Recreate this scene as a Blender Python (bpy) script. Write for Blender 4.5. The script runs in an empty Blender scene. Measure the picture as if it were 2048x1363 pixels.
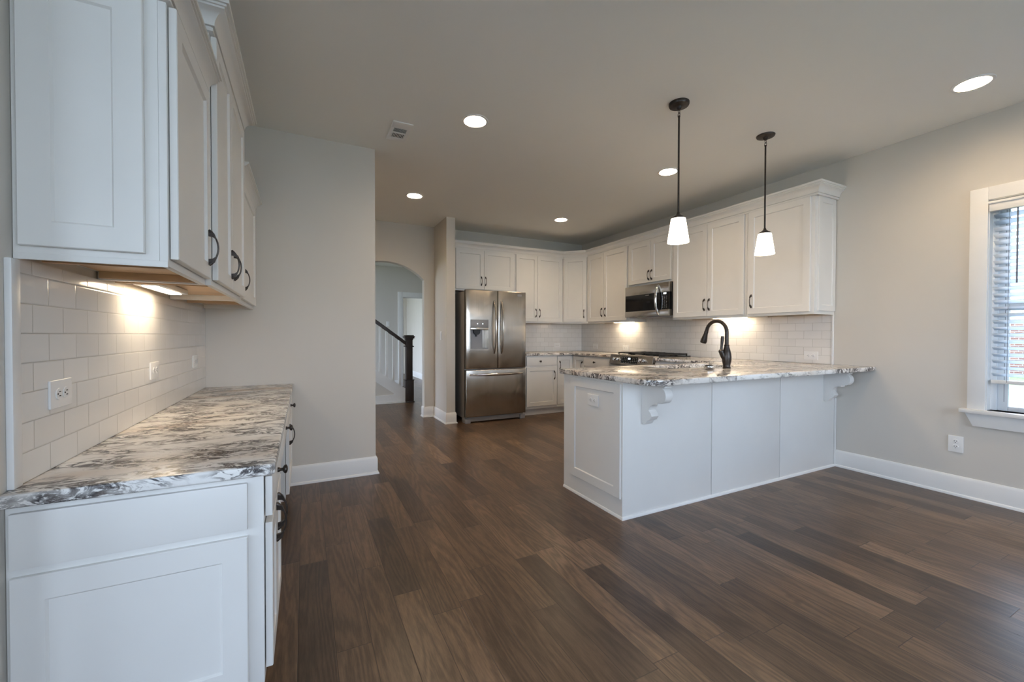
import bpy, bmesh, math, random
from mathutils import Vector, Matrix
random.seed(7)
C = bpy.context.scene.collection
sc = bpy.context.scene
PI = math.pi
R = math.radians

# ------------------------------------------------------------------ camera, world, exposure
cam_d = bpy.data.cameras.new('camera')
cam = bpy.data.objects.new('camera', cam_d)
C.objects.link(cam)
cam_d.sensor_fit = 'HORIZONTAL'
cam_d.sensor_width = 36.0
cam_d.lens = 827.297 / 2048 * 36.0
cam_d.clip_start = 0.02
fw = Vector((0.44846418, 0.89370701, -0.01294824))
rt = Vector((0.89378937, -0.44848467, 0.00143803))
up = Vector((0.00452191, 0.0122179, 0.99991513))
cam.matrix_world = Matrix(((rt.x, up.x, -fw.x, 0.0), (rt.y, up.y, -fw.y, 0.0),
                           (rt.z, up.z, -fw.z, 1.1781), (0, 0, 0, 1)))
sc.camera = cam

sc.view_settings.view_transform = 'Standard'
sc.view_settings.look = 'None'
sc.view_settings.gamma = 1.0
sc.view_settings.use_curve_mapping = False
sc.view_settings.exposure = 1.38
sc.cycles.max_bounces = 10
sc.cycles.diffuse_bounces = 6
sc.cycles.glossy_bounces = 4
sc.cycles.transparent_max_bounces = 12
sc.cycles.sample_clamp_indirect = 6.0
sc.cycles.use_denoising = True
sc.cycles.caustics_reflective = False
sc.cycles.caustics_refractive = False

SKY = 4.4            # daylight strength
CAN = 90.0           # recessed lamps
PEND = 4.8          # glass pendant shades
STRIP = 17.0         # under-cabinet strips
WARM = (1.0, 0.75, 0.49)

world = bpy.data.worlds.new('world')
sc.world = world
world.use_nodes = True
wn = world.node_tree.nodes
wl = world.node_tree.links
wn.clear()
w_out = wn.new('ShaderNodeOutputWorld')
w_bg = wn.new('ShaderNodeBackground')
w_bg.inputs['Strength'].default_value = SKY
w_tc = wn.new('ShaderNodeTexCoord')
w_sep = wn.new('ShaderNodeSeparateXYZ')
w_ramp = wn.new('ShaderNodeValToRGB')
w_ramp.color_ramp.elements[0].position = 0.0
w_ramp.color_ramp.elements[0].color = (0.72, 0.82, 1.0, 1)
w_ramp.color_ramp.elements[1].position = 1.0
w_ramp.color_ramp.elements[1].color = (0.52, 0.66, 1.0, 1)
wl.new(w_tc.outputs['Generated'], w_sep.inputs[0])
wl.new(w_sep.outputs['Z'], w_ramp.inputs[0])
wl.new(w_ramp.outputs[0], w_bg.inputs['Color'])
wl.new(w_bg.outputs[0], w_out.inputs[0])


def portal(loc, rot, sx, sy):
    d = bpy.data.lights.new('window_portal', 'AREA')
    d.shape = 'RECTANGLE'
    d.size = sx
    d.size_y = sy
    d.cycles.is_portal = True
    o = bpy.data.objects.new('window_portal', d)
    o.location = loc
    o.rotation_euler = rot
    C.objects.link(o)


REAR_Y = -2.8
REAR_OPEN = [(-3.8, -2.4), (-1.0, 0.2), (1.5, 3.9)]
REAR_Z0, REAR_Z1 = 0.80, 2.60
for a, b in REAR_OPEN:
    portal(((a + b) / 2, REAR_Y - 0.07, (REAR_Z0 + REAR_Z1) / 2), (R(90), 0, 0), b - a, REAR_Z1 - REAR_Z0)
portal((-4.57, -0.85, 1.70), (R(90), 0, R(-90)), 3.7, 1.80)
# the portal of the window on the right wall, of the room past the hall and of the hall
portal((4.40, 0.654, 1.395), (R(90), 0, R(90)), 0.9, 1.48)


# ------------------------------------------------------------------ materials
def newmat(name):
    m = bpy.data.materials.new(name)
    m.use_nodes = True
    nt = m.node_tree
    b = nt.nodes['Principled BSDF']
    return m, nt, b


def nd(nt, typ, **kw):
    n = nt.nodes.new(typ)
    for k, v in kw.items():
        setattr(n, k, v)
    return n


def setin(nt, sock, v):
    if hasattr(v, 'is_linked') or isinstance(v, bpy.types.NodeSocket):
        nt.links.new(v, sock)
    else:
        sock.default_value = v


def mth(nt, op, a, b=None, c=None):
    n = nt.nodes.new('ShaderNodeMath')
    n.operation = op
    setin(nt, n.inputs[0], a)
    if b is not None:
        setin(nt, n.inputs[1], b)
    if c is not None:
        setin(nt, n.inputs[2], c)
    return n.outputs[0]


def ramp(nt, fac, stops, interp='LINEAR'):
    n = nt.nodes.new('ShaderNodeValToRGB')
    cr = n.color_ramp
    cr.interpolation = interp
    while len(cr.elements) < len(stops):
        cr.elements.new(0.5)
    for e, (p, c) in zip(cr.elements, stops):
        e.position = p
        e.color = (c[0], c[1], c[2], 1)
    nt.links.new(fac, n.inputs[0])
    return n.outputs[0]


def mixc(nt, fac, a, b, mode='MIX'):
    n = nt.nodes.new('ShaderNodeMix')
    n.data_type = 'RGBA'
    n.blend_type = mode
    setin(nt, n.inputs[0], fac)
    for s, v in ((n.inputs[6], a), (n.inputs[7], b)):
        if isinstance(v, tuple):
            s.default_value = (v[0], v[1], v[2], 1)
        else:
            nt.links.new(v, s)
    return n.outputs[2]


def noise(nt, vec, scale, detail=3, rough=0.5, dist=0.0):
    n = nt.nodes.new('ShaderNodeTexNoise')
    n.inputs['Scale'].default_value = scale
    n.inputs['Detail'].default_value = detail
    n.inputs['Roughness'].default_value = rough
    n.inputs['Distortion'].default_value = dist
    if vec is not None:
        nt.links.new(vec, n.inputs['Vector'])
    return n.outputs['Fac']


def coords(nt, scale=(1, 1, 1), geo=True):
    if geo:
        o = nt.nodes.new('ShaderNodeNewGeometry').outputs['Position']
    else:
        o = nt.nodes.new('ShaderNodeTexCoord').outputs['Object']
    mp = nt.nodes.new('ShaderNodeMapping')
    mp.inputs['Scale'].default_value = scale
    nt.links.new(o, mp.inputs['Vector'])
    return mp.outputs[0]


def bump(nt, b, h, strength=0.2, dist=0.002):
    n = nt.nodes.new('ShaderNodeBump')
    n.inputs['Strength'].default_value = strength
    n.inputs['Distance'].default_value = dist
    nt.links.new(h, n.inputs['Height'])
    nt.links.new(n.outputs[0], b.inputs['Normal'])


def plain(name, col, rough=0.5, metal=0.0, var=0.03, scale=6.0, bump_s=0.0, spec=0.5):
    m, nt, b = newmat(name)
    f = noise(nt, coords(nt), scale, 2)
    lo = tuple(max(0, c * (1 - var)) for c in col)
    hi = tuple(min(1, c * (1 + var)) for c in col)
    nt.links.new(ramp(nt, f, [(0.3, lo), (0.7, hi)]), b.inputs['Base Color'])
    b.inputs['Roughness'].default_value = rough
    b.inputs['Metallic'].default_value = metal
    b.inputs['Specular IOR Level'].default_value = spec
    if bump_s:
        bump(nt, b, noise(nt, coords(nt), 400, 2), bump_s, 0.001)
    return m


def emitter(name, col, strength):
    m, nt, b = newmat(name)
    b.inputs['Base Color'].default_value = (0.9, 0.9, 0.88, 1)
    b.inputs['Emission Color'].default_value = (*col, 1)
    b.inputs['Emission Strength'].default_value = strength
    return m


M = {}
M['wall'] = plain('greige_wall_paint', (0.625, 0.595, 0.545), 0.75, var=0.015, scale=1.5, bump_s=0.05, spec=0.3)
M['ceiling'] = plain('ceiling_paint', (0.86, 0.86, 0.825), 0.85, var=0.01, scale=1.0, spec=0.2)
M['white'] = plain('white_cabinet_paint', (0.76, 0.75, 0.725), 0.38, var=0.01)
M['trim'] = plain('white_trim_paint', (0.78, 0.78, 0.77), 0.4, var=0.01)
M['maple'] = plain('maple_plywood', (0.62, 0.43, 0.26), 0.5, var=0.08, scale=9)
M['bronze'] = plain('oil_rubbed_bronze', (0.055, 0.046, 0.041), 0.34, 0.75, var=0.2, scale=60)
M['black'] = plain('black_plastic', (0.012, 0.012, 0.013), 0.45, var=0.1)
M['iron'] = plain('cast_iron', (0.015, 0.015, 0.016), 0.6, var=0.2, scale=80)
M['plate'] = plain('white_plastic', (0.80, 0.80, 0.79), 0.35, var=0.01)
M['dark'] = plain('dark_slot', (0.02, 0.02, 0.02), 0.6)
M['chrome'] = plain('polished_chrome', (0.75, 0.75, 0.76), 0.08, 1.0, var=0.01)
M['grey'] = plain('grey_plastic', (0.30, 0.30, 0.31), 0.4, var=0.03)
M['silver'] = plain('silver_plastic', (0.30, 0.30, 0.31), 0.4, 0.0, var=0.03)
M['case'] = plain('dark_grey_appliance_case', (0.36, 0.34, 0.32), 0.45, 0.3, var=0.05)
M['glow'] = emitter('display_glow', (0.8, 0.9, 1.0), 1.0)
M['mark'] = plain('printed_white_marks', (0.45, 0.45, 0.46), 0.5)
M['bulb'] = emitter('recessed_lamp_lens', WARM, CAN)
# the baffled lamp throws most of its light straight down
_nt = M['bulb'].node_tree
_g = _nt.nodes.new('ShaderNodeNewGeometry')
_dt = _nt.nodes.new('ShaderNodeVectorMath')
_dt.operation = 'DOT_PRODUCT'
_nt.links.new(_g.outputs['Incoming'], _dt.inputs[0])
_nt.links.new(_g.outputs['Normal'], _dt.inputs[1])
_e = mth(_nt, 'MULTIPLY', mth(_nt, 'POWER', mth(_nt, 'MAXIMUM', _dt.outputs['Value'], 0.05), 1.5), CAN)
_nt.links.new(_e, _nt.nodes['Principled BSDF'].inputs['Emission Strength'])
M['shade'] = emitter('lit_milk_glass', (1.0, 0.79, 0.57), PEND)
M['strip'] = emitter('strip_light_lens', (1.0, 0.80, 0.56), STRIP)
M['blind'] = plain('white_blind_slat', (0.80, 0.82, 0.84), 0.5, var=0.01)
_nt = M['blind'].node_tree
_tl = _nt.nodes.new('ShaderNodeBsdfTranslucent')
_tl.inputs[0].default_value = (0.80, 0.84, 0.88, 1)
_mx = _nt.nodes.new('ShaderNodeMixShader')
_mx.inputs[0].default_value = 0.92
_nt.links.new(_nt.nodes['Principled BSDF'].outputs[0], _mx.inputs[1])
_nt.links.new(_tl.outputs[0], _mx.inputs[2])
_nt.links.new(_mx.outputs[0], _nt.nodes['Material Output'].inputs[0])
M['vinyl'] = plain('white_vinyl_sash', (0.78, 0.80, 0.82), 0.4, var=0.01)
M['wand'] = plain('grey_wand', (0.16, 0.17, 0.2), 0.4)


def black_glass():
    m, nt, b = newmat('black_glass')
    b.inputs['Base Color'].default_value = (0.008, 0.008, 0.009, 1)
    b.inputs['Roughness'].default_value = 0.06
    return m


M['bglass'] = black_glass()


def window_glass():
    m = bpy.data.materials.new('window_glass')
    m.use_nodes = True
    nt = m.node_tree
    nt.nodes.clear()
    o = nt.nodes.new('ShaderNodeOutputMaterial')
    mix = nt.nodes.new('ShaderNodeMixShader')
    tr = nt.nodes.new('ShaderNodeBsdfTransparent')
    tr.inputs[0].default_value = (0.96, 0.98, 0.97, 1)
    gl = nt.nodes.new('ShaderNodeBsdfGlossy')
    gl.inputs['Roughness'].default_value = 0.02
    lw = nt.nodes.new('ShaderNodeFresnel')
    lw.inputs[0].default_value = 1.45
    nt.links.new(lw.outputs[0], mix.inputs[0])
    nt.links.new(tr.outputs[0], mix.inputs[1])
    nt.links.new(gl.outputs[0], mix.inputs[2])
    nt.links.new(mix.outputs[0], o.inputs[0])
    return m


M['glass'] = window_glass()


def stainless(name, vertical=True, base=(0.45, 0.415, 0.37), rough=0.24):
    m, nt, b = newmat(name)
    s = (260, 260, 2.0) if vertical else (2.0, 2.0, 260)
    f = noise(nt, coords(nt, s), 1.0, 2)
    nt.links.new(ramp(nt, f, [(0.3, tuple(c * 0.94 for c in base)), (0.7, tuple(min(1, c * 1.06) for c in base))]), b.inputs['Base Color'])
    b.inputs['Metallic'].default_value = 1.0
    nt.links.new(mth(nt, 'MULTIPLY_ADD', f, 0.08, rough - 0.04), b.inputs['Roughness'])
    b.inputs['Anisotropic'].default_value = 0.5
    big = noise(nt, coords(nt, (2.2, 2.2, 1.5)), 2.0, 1, 0.4, 0.6)
    bump(nt, b, big, 0.35, 0.02)
    return m


M['steel'] = stainless('brushed_stainless')
M['steel_h'] = stainless('brushed_stainless_wide', False)
M['handle_steel'] = plain('satin_steel', (0.58, 0.55, 0.51), 0.16, 1.0, var=0.02)


def floor_mat():
    m, nt, b = newmat('hickory_plank_floor')
    pos = nt.nodes.new('ShaderNodeNewGeometry').outputs['Position']
    sp = nt.nodes.new('ShaderNodeSeparateXYZ')
    nt.links.new(pos, sp.inputs[0])
    W, L = 0.127, 0.86
    fx = mth(nt, 'DIVIDE', mth(nt, 'ADD', sp.outputs[0], 0.027), W)
    row = mth(nt, 'FLOOR', fx)
    wn1 = nd(nt, 'ShaderNodeTexWhiteNoise', noise_dimensions='1D')
    nt.links.new(row, wn1.inputs['W'])
    ly = mth(nt, 'ADD', mth(nt, 'DIVIDE', sp.outputs[1], L), mth(nt, 'MULTIPLY', wn1.outputs['Value'], 7.3))
    col = mth(nt, 'FLOOR', ly)
    cmb = nt.nodes.new('ShaderNodeCombineXYZ')
    nt.links.new(row, cmb.inputs[0])
    nt.links.new(col, cmb.inputs[1])
    wn2 = nd(nt, 'ShaderNodeTexWhiteNoise', noise_dimensions='2D')
    nt.links.new(cmb.outputs[0], wn2.inputs['Vector'])
    pid = wn2.outputs['Value']
    dx = mth(nt, 'FRACT', fx)
    dx = mth(nt, 'MULTIPLY', mth(nt, 'MINIMUM', dx, mth(nt, 'SUBTRACT', 1.0, dx)), W)
    dy = mth(nt, 'FRACT', ly)
    dy = mth(nt, 'MULTIPLY', mth(nt, 'MINIMUM', dy, mth(nt, 'SUBTRACT', 1.0, dy)), L)
    d = mth(nt, 'MINIMUM', dx, dy)
    seam = mth(nt, 'SMOOTH_MIN', mth(nt, 'DIVIDE', d, 0.0022), 1.0, 0.2)
    # grain, offset per plank
    vx = mth(nt, 'ADD', mth(nt, 'MULTIPLY', sp.outputs[0], 1.0), mth(nt, 'MULTIPLY', pid, 37.0))
    vy = mth(nt, 'ADD', mth(nt, 'MULTIPLY', sp.outputs[1], 0.10), mth(nt, 'MULTIPLY', pid, 11.0))
    gv = nt.nodes.new('ShaderNodeCombineXYZ')
    nt.links.new(vx, gv.inputs[0])
    nt.links.new(vy, gv.inputs[1])
    fine = noise(nt, gv.outputs[0], 150, 4, 0.6)
    vy2 = mth(nt, 'ADD', mth(nt, 'MULTIPLY', sp.outputs[1], 0.085), mth(nt, 'MULTIPLY', pid, 11.0))
    gv2 = nt.nodes.new('ShaderNodeCombineXYZ')
    nt.links.new(vx, gv2.inputs[0])
    nt.links.new(vy2, gv2.inputs[1])
    soft = noise(nt, gv2.outputs[0], 7, 2, 0.5, 0.15)
    ring = mth(nt, 'SINE', mth(nt, 'MULTIPLY', soft, 95.0))
    ring = mth(nt, 'MULTIPLY_ADD', ring, 0.5, 0.5)
    blot = noise(nt, pos, 2.4, 3, 0.55)
    tone = mth(nt, 'ADD', mth(nt, 'MULTIPLY', pid, 0.55), mth(nt, 'MULTIPLY', blot, 0.45))
    basec = ramp(nt, tone, [(0.15, (0.072, 0.044, 0.029)), (0.42, (0.135, 0.083, 0.051)), (0.62, (0.168, 0.104, 0.063)), (0.85, (0.255, 0.160, 0.098))])
    g = mth(nt, 'MULTIPLY_ADD', fine, 0.55, mth(nt, 'MULTIPLY', ring, 0.16))
    basec = mixc(nt, 1.0, basec, ramp(nt, g, [(0.25, (0.50, 0.50, 0.50)), (0.58, (1.22, 1.20, 1.18))]), 'MULTIPLY')
    # knots
    kn = noise(nt, pos, 6.0, 2, 0.5)
    basec = mixc(nt, ramp(nt, kn, [(0.70, (0, 0, 0)), (0.78, (0.6, 0.6, 0.6))]), basec, (0.025, 0.016, 0.011))
    basec = mixc(nt, seam, (0.018, 0.012, 0.009), basec)
    nt.links.new(basec, b.inputs['Base Color'])
    nt.links.new(mth(nt, 'MULTIPLY_ADD', fine, 0.16, 0.24), b.inputs['Roughness'])
    b.inputs['Specular IOR Level'].default_value = 0.5
    h = mth(nt, 'ADD', mth(nt, 'MULTIPLY', seam, 0.7), mth(nt, 'ADD', mth(nt, 'MULTIPLY', fine, 0.3), mth(nt, 'MULTIPLY', blot, 1.2)))
    bump(nt, b, h, 0.3, 0.0016)
    return m


M['floor'] = floor_mat()


def tile_mat(name, axis, u0, z0, row_shift):
    """glossy white 3x6 subway tile, running bond; axis = world axis the courses run along"""
    m, nt, b = newmat(name)
    pos = nt.nodes.new('ShaderNodeNewGeometry').outputs['Position']
    sp = nt.nodes.new('ShaderNodeSeparateXYZ')
    nt.links.new(pos, sp.inputs[0])
    TW, TH = 0.155, 0.0764
    v = mth(nt, 'DIVIDE', mth(nt, 'SUBTRACT', sp.outputs[2], z0), TH)
    r = mth(nt, 'FLOOR', v)
    odd = mth(nt, 'MODULO', mth(nt, 'ADD', r, 20.0 + row_shift), 2.0)
    u = mth(nt, 'ADD', mth(nt, 'DIVIDE', mth(nt, 'SUBTRACT', sp.outputs[axis], u0 - 10 * TW), TW), mth(nt, 'MULTIPLY', odd, 0.5))
    du = mth(nt, 'FRACT', u)
    du = mth(nt, 'MULTIPLY', mth(nt, 'MINIMUM', du, mth(nt, 'SUBTRACT', 1.0, du)), TW)
    dv = mth(nt, 'FRACT', v)
    dv = mth(nt, 'MULTIPLY', mth(nt, 'MINIMUM', dv, mth(nt, 'SUBTRACT', 1.0, dv)), TH)
    d = mth(nt, 'MINIMUM', du, dv)
    g = nd(nt, 'ShaderNodeMapRange', interpolation_type='SMOOTHSTEP')
    nt.links.new(d, g.inputs['Value'])
    g.inputs['From Min'].default_value = 0.0007
    g.inputs['From Max'].default_value = 0.0020
    gm = g.outputs[0]
    c2 = nt.nodes.new('ShaderNodeCombineXYZ')
    nt.links.new(mth(nt, 'FLOOR', u), c2.inputs[0])
    nt.links.new(r, c2.inputs[1])
    wn2 = nd(nt, 'ShaderNodeTexWhiteNoise', noise_dimensions='2D')
    nt.links.new(c2.outputs[0], wn2.inputs['Vector'])
    tc = ramp(nt, wn2.outputs['Value'], [(0.0, (0.73, 0.72, 0.70)), (1.0, (0.78, 0.77, 0.75))])
    nt.links.new(mixc(nt, gm, (0.46, 0.45, 0.42), tc), b.inputs['Base Color'])
    nt.links.new(mth(nt, 'MULTIPLY_ADD', gm, -0.52, 0.65), b.inputs['Roughness'])
    e = nd(nt, 'ShaderNodeMapRange', interpolation_type='SMOOTHSTEP')
    nt.links.new(d, e.inputs['Value'])
    e.inputs['From Min'].default_value = 0.0
    e.inputs['From Max'].default_value = 0.004
    wav = noise(nt, pos, 9, 1)
    bump(nt, b, mth(nt, 'ADD', e.outputs[0], mth(nt, 'MULTIPLY', wav, 0.8)), 0.35, 0.0015)
    return m


M['tile_left'] = tile_mat('subway_tile_desk', 1, 1.542, 0.80, 1)
M['tile_right'] = tile_mat('subway_tile_range', 1, 2.228, 0.92, 0)
M['tile_back'] = tile_mat('subway_tile_fridge_side', 0, 3.711, 0.92, 0)


def granite_mat(name, stretch=(1.0, 1.0, 1.0), rot=0.0, sc_=24.0, rough=0.18):
    m, nt, b = newmat(name)
    pos = nt.nodes.new('ShaderNodeNewGeometry').outputs['Position']
    mp = nt.nodes.new('ShaderNodeMapping')
    mp.inputs['Scale'].default_value = stretch
    mp.inputs['Rotation'].default_value = (0, 0, rot)
    nt.links.new(pos, mp.inputs['Vector'])
    v = mp.outputs[0]
    wv = nt.nodes.new('ShaderNodeTexNoise')
    wv.inputs['Scale'].default_value = 5.0
    wv.inputs['Detail'].default_value = 3
    nt.links.new(v, wv.inputs['Vector'])
    add = nd(nt, 'ShaderNodeVectorMath', operation='MULTIPLY_ADD')
    nt.links.new(wv.outputs['Color'], add.inputs[0])
    add.inputs[1].default_value = (0.16, 0.16, 0.16)
    nt.links.new(v, add.inputs[2])
    q = add.outputs[0]
    n1 = noise(nt, q, sc_, 6, 0.68, 0.6)
    ridge = mth(nt, 'ABSOLUTE', mth(nt, 'SUBTRACT', n1, 0.5))
    veins = ramp(nt, ridge, [(0.0, (1, 1, 1)), (0.030, (0.9, 0.9, 0.9)), (0.075, (0, 0, 0))])
    where = noise(nt, v, sc_ * 0.42, 3, 0.55)
    wm = ramp(nt, where, [(0.40, (0.0, 0.0, 0.0)), (0.55, (1, 1, 1))])
    mask = mixc(nt, 1.0, veins, wm, 'MULTIPLY')
    n2 = noise(nt, q, sc_ * 2.6, 5, 0.7, 0.3)
    spk = ramp(nt, n2, [(0.56, (0, 0, 0)), (0.64, (0.8, 0.8, 0.8))])
    spk = mixc(nt, 1.0, spk, ramp(nt, noise(nt, v, 6.0, 3), [(0.42, (0.1, 0.1, 0.1)), (0.58, (1, 1, 1))]), 'MULTIPLY')
    warm = noise(nt, v, 3.2, 3, 0.5)
    ground = ramp(nt, warm, [(0.40, (0.80, 0.79, 0.77)), (0.58, (0.74, 0.70, 0.65)), (0.74, (0.62, 0.50, 0.40))])
    darkc = ramp(nt, noise(nt, q, 34, 2), [(0.35, (0.022, 0.020, 0.026)), (0.65, (0.13, 0.11, 0.10))])
    c = mixc(nt, spk, ground, (0.22, 0.19, 0.175))
    c = mixc(nt, mask, c, darkc)
    nt.links.new(c, b.inputs['Base Color'])
    b.inputs['Roughness'].default_value = rough
    b.inputs['Specular IOR Level'].default_value = 0.5
    return m


M['granite'] = granite_mat('white_ice_granite', (0.55, 1.1, 1.0), 0.12, 24.0, 0.26)
M['granite_p'] = granite_mat('white_ice_granite_peninsula', (0.7, 1.1, 1.0), 0.5, 20.0, 0.14)


def stain_wood(name):
    m, nt, b = newmat(name)
    f = noise(nt, coords(nt, (30, 30, 2.5)), 1.6, 4, 0.6)
    nt.links.new(ramp(nt, f, [(0.3, (0.022, 0.014, 0.011)), (0.7, (0.055, 0.036, 0.027))]), b.inputs['Base Color'])
    b.inputs['Roughness'].default_value = 0.4
    return m


M['stain'] = stain_wood('dark_stained_oak')


def brick_mat():
    m, nt, b = newmat('red_brick_veneer')
    t = nt.nodes.new('ShaderNodeTexBrick')
    nt.links.new(coords(nt), t.inputs['Vector'])
    pos = nt.nodes.new('ShaderNodeNewGeometry').outputs['Position']
    sp = nt.nodes.new('ShaderNodeSeparateXYZ')
    nt.links.new(pos, sp.inputs[0])
    cb = nt.nodes.new('ShaderNodeCombineXYZ')
    nt.links.new(sp.outputs[1], cb.inputs[0])
    nt.links.new(sp.outputs[2], cb.inputs[1])
    nt.links.new(cb.outputs[0], t.inputs['Vector'])
    t.inputs['Color1'].default_value = (0.14, 0.06, 0.045, 1)
    t.inputs['Color2'].default_value = (0.20, 0.10, 0.075, 1)
    t.inputs['Mortar'].default_value = (0.3, 0.28, 0.26, 1)
    t.inputs['Scale'].default_value = 1.0
    t.inputs['Brick Width'].default_value = 0.21
    t.inputs['Row Height'].default_value = 0.075
    t.inputs['Mortar Size'].default_value = 0.01
    nt.links.new(t.outputs['Color'], b.inputs['Base Color'])
    b.inputs['Roughness'].default_value = 0.9
    return m


M['brick'] = brick_mat()
M['concrete'] = plain('bounce_slab_concrete', (0.66, 0.65, 0.62), 0.85, var=0.05, scale=3)


def lawn_mat():
    m, nt, b = newmat('lawn')
    f = noise(nt, coords(nt), 5, 6, 0.7)
    nt.links.new(ramp(nt, f, [(0.3, (0.10, 0.125, 0.05)), (0.7, (0.20, 0.24, 0.10))]), b.inputs['Base Color'])
    b.inputs['Roughness'].default_value = 0.95
    return m


M['lawn'] = lawn_mat()


# ------------------------------------------------------------------ mesh helpers
class B:
    def __init__(self):
        self.bm = bmesh.new()

    def _merge(self, t, mtx=None):
        if mtx is not None:
            bmesh.ops.transform(t, matrix=mtx, verts=t.verts)
        me = bpy.data.meshes.new('tmp')
        t.to_mesh(me)
        t.free()
        self.bm.from_mesh(me)
        bpy.data.meshes.remove(me)
        return self

    def box(self, x0, x1, y0, y1, z0, z1, bev=0.0, seg=2, mtx=None):
        t = bmesh.new()
        bmesh.ops.create_cube(t, size=1.0)
        for v in t.verts:
            v.co = Vector(((x0 + x1) / 2 + v.co.x * (x1 - x0), (y0 + y1) / 2 + v.co.y * (y1 - y0), (z0 + z1) / 2 + v.co.z * (z1 - z0)))
        if bev > 0:
            bmesh.ops.bevel(t, geom=list(t.edges), offset=bev, segments=seg, profile=0.6, affect='EDGES')
        return self._merge(t, mtx)

    def prism(self, pts, axis, d0, d1, bev=0.0, mtx=None):
        """extrude a 2D outline along axis: axis 0 -> pts are (y,z), 1 -> (x,z), 2 -> (x,y)"""
        t = bmesh.new()

        def mk(p, d):
            return {0: (d, p[0], p[1]), 1: (p[0], d, p[1]), 2: (p[0], p[1], d)}[axis]
        a = [t.verts.new(mk(p, d0)) for p in pts]
        b = [t.verts.new(mk(p, d1)) for p in pts]
        n = len(pts)
        f0 = t.faces.new(a)
        f1 = t.faces.new(list(reversed(b)))
        for i in range(n):
            t.faces.new((a[i], b[i], b[(i + 1) % n], a[(i + 1) % n]))
        bmesh.ops.recalc_face_normals(t, faces=t.faces)
        if bev > 0:
            es = [e for f in (f0, f1) for e in f.edges]
            bmesh.ops.bevel(t, geom=list(set(es)), offset=bev, segments=3, profile=0.5, affect='EDGES')
        return self._merge(t, mtx)

    def lathe(self, prof, c=(0, 0, 0), axis='Z', seg=24, mtx=None):
        t = bmesh.new()
        rings = []
        for r, h in prof:
            ring = []
            for i in range(seg):
                a = 2 * PI * i / seg
                p = (r * math.cos(a), r * math.sin(a), h)
                if axis == 'Y':
                    p = (p[0], p[2], p[1])
                elif axis == 'X':
                    p = (p[2], p[0], p[1])
                ring.append(t.verts.new((p[0] + c[0], p[1] + c[1], p[2] + c[2])))
            rings.append(ring)
        for a, b in zip(rings, rings[1:]):
            for i in range(seg):
                t.faces.new((a[i], a[(i + 1) % seg], b[(i + 1) % seg], b[i]))
        if prof[0][0] > 1e-6:
            t.faces.new(list(reversed(rings[0])))
        if prof[-1][0] > 1e-6:
            t.faces.new(rings[-1])
        bmesh.ops.remove_doubles(t, verts=t.verts, dist=1e-6)
        bmesh.ops.recalc_face_normals(t, faces=t.faces)
        return self._merge(t, mtx)

    def tube(self, pts, rad, seg=10, flat=1.0, mtx=None, closed=False):
        """tube along points; rad a number or a list; flat squashes the section along its side axis"""
        t = bmesh.new()
        P = [Vector(p) for p in pts]
        n = len(P)
        if not isinstance(rad, (list, tuple)):
            rad = [rad] * n
        rings = []
        prev = None
        for i in range(n):
            if closed:
                d = (P[(i + 1) % n] - P[i - 1]).normalized()
            else:
                d = (P[min(i + 1, n - 1)] - P[max(i - 1, 0)]).normalized()
            if prev is None:
                ref = Vector((0, 0, 1)) if abs(d.z) < 0.9 else Vector((1, 0, 0))
                s = d.cross(ref).normalized()
            else:
                s = (prev - d * prev.dot(d)).normalized()
            prev = s
            u = d.cross(s)
            rings.append([t.verts.new(P[i] + (s * math.cos(2 * PI * k / seg) * flat + u * math.sin(2 * PI * k / seg)) * rad[i]) for k in range(seg)])
        pairs = list(zip(rings, rings[1:]))
        if closed:
            pairs.append((rings[-1], rings[0]))
        for a, b in pairs:
            for k in range(seg):
                t.faces.new((a[k], a[(k + 1) % seg], b[(k + 1) % seg], b[k]))
        if not closed:
            t.faces.new(list(reversed(rings[0])))
            t.faces.new(rings[-1])
        bmesh.ops.recalc_face_normals(t, faces=t.faces)
        return self._merge(t, mtx)

    def sweep(self, prof, path, mtx=None):
        """mitred moulding: prof = [(out, z)], path = [(x, y)], out = right of travel"""
        t = bmesh.new()
        n = len(path)
        V = [Vector((p[0], p[1])) for p in path]
        rings = []
        for i in range(n):
            ds = []
            if i > 0:
                ds.append((V[i] - V[i - 1]).normalized())
            if i < n - 1:
                ds.append((V[i + 1] - V[i]).normalized())
            ns = [Vector((d.y, -d.x)) for d in ds]
            if len(ns) == 2:
                m = (ns[0] + ns[1]).normalized()
                m = m / max(0.2, m.dot(ns[0]))
            else:
                m = ns[0]
            rings.append([t.verts.new((V[i].x + m.x * o, V[i].y + m.y * o, z)) for o, z in prof])
        k = len(prof)
        for a, b in zip(rings, rings[1:]):
            for j in range(k):
                t.faces.new((a[j], b[j], b[(j + 1) % k], a[(j + 1) % k]))
        t.faces.new(rings[0])
        t.faces.new(list(reversed(rings[-1])))
        bmesh.ops.recalc_face_normals(t, faces=t.faces)
        return self._merge(t, mtx)

    def shaker(self, x0, x1, z0, z1, yb=0.0, t_=0.019, fr=0.057, rec=0.009, mtx=None):
        """five-piece door facing -y, its back at y = yb"""
        t = bmesh.new()
        e = 0.0022
        yf = yb - t_

        def ring(ix, iz, y):
            return [t.verts.new(p) for p in ((x0 + ix, y, z0 + iz), (x1 - ix, y, z0 + iz), (x1 - ix, y, z1 - iz), (x0 + ix, y, z1 - iz))]
        rs = [ring(0, 0, yb), ring(0, 0, yf + e), ring(e, e, yf), ring(fr, fr, yf), ring(fr + 0.0015, fr + 0.0015, yf + rec * 0.35), ring(fr + 0.005, fr + 0.005, yf + rec)]
        for a, b in zip(rs, rs[1:]):
            for i in range(4):
                t.faces.new((a[i], a[(i + 1) % 4], b[(i + 1) % 4], b[i]))
        t.faces.new(rs[-1])
        t.faces.new(list(reversed(rs[0])))
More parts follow.
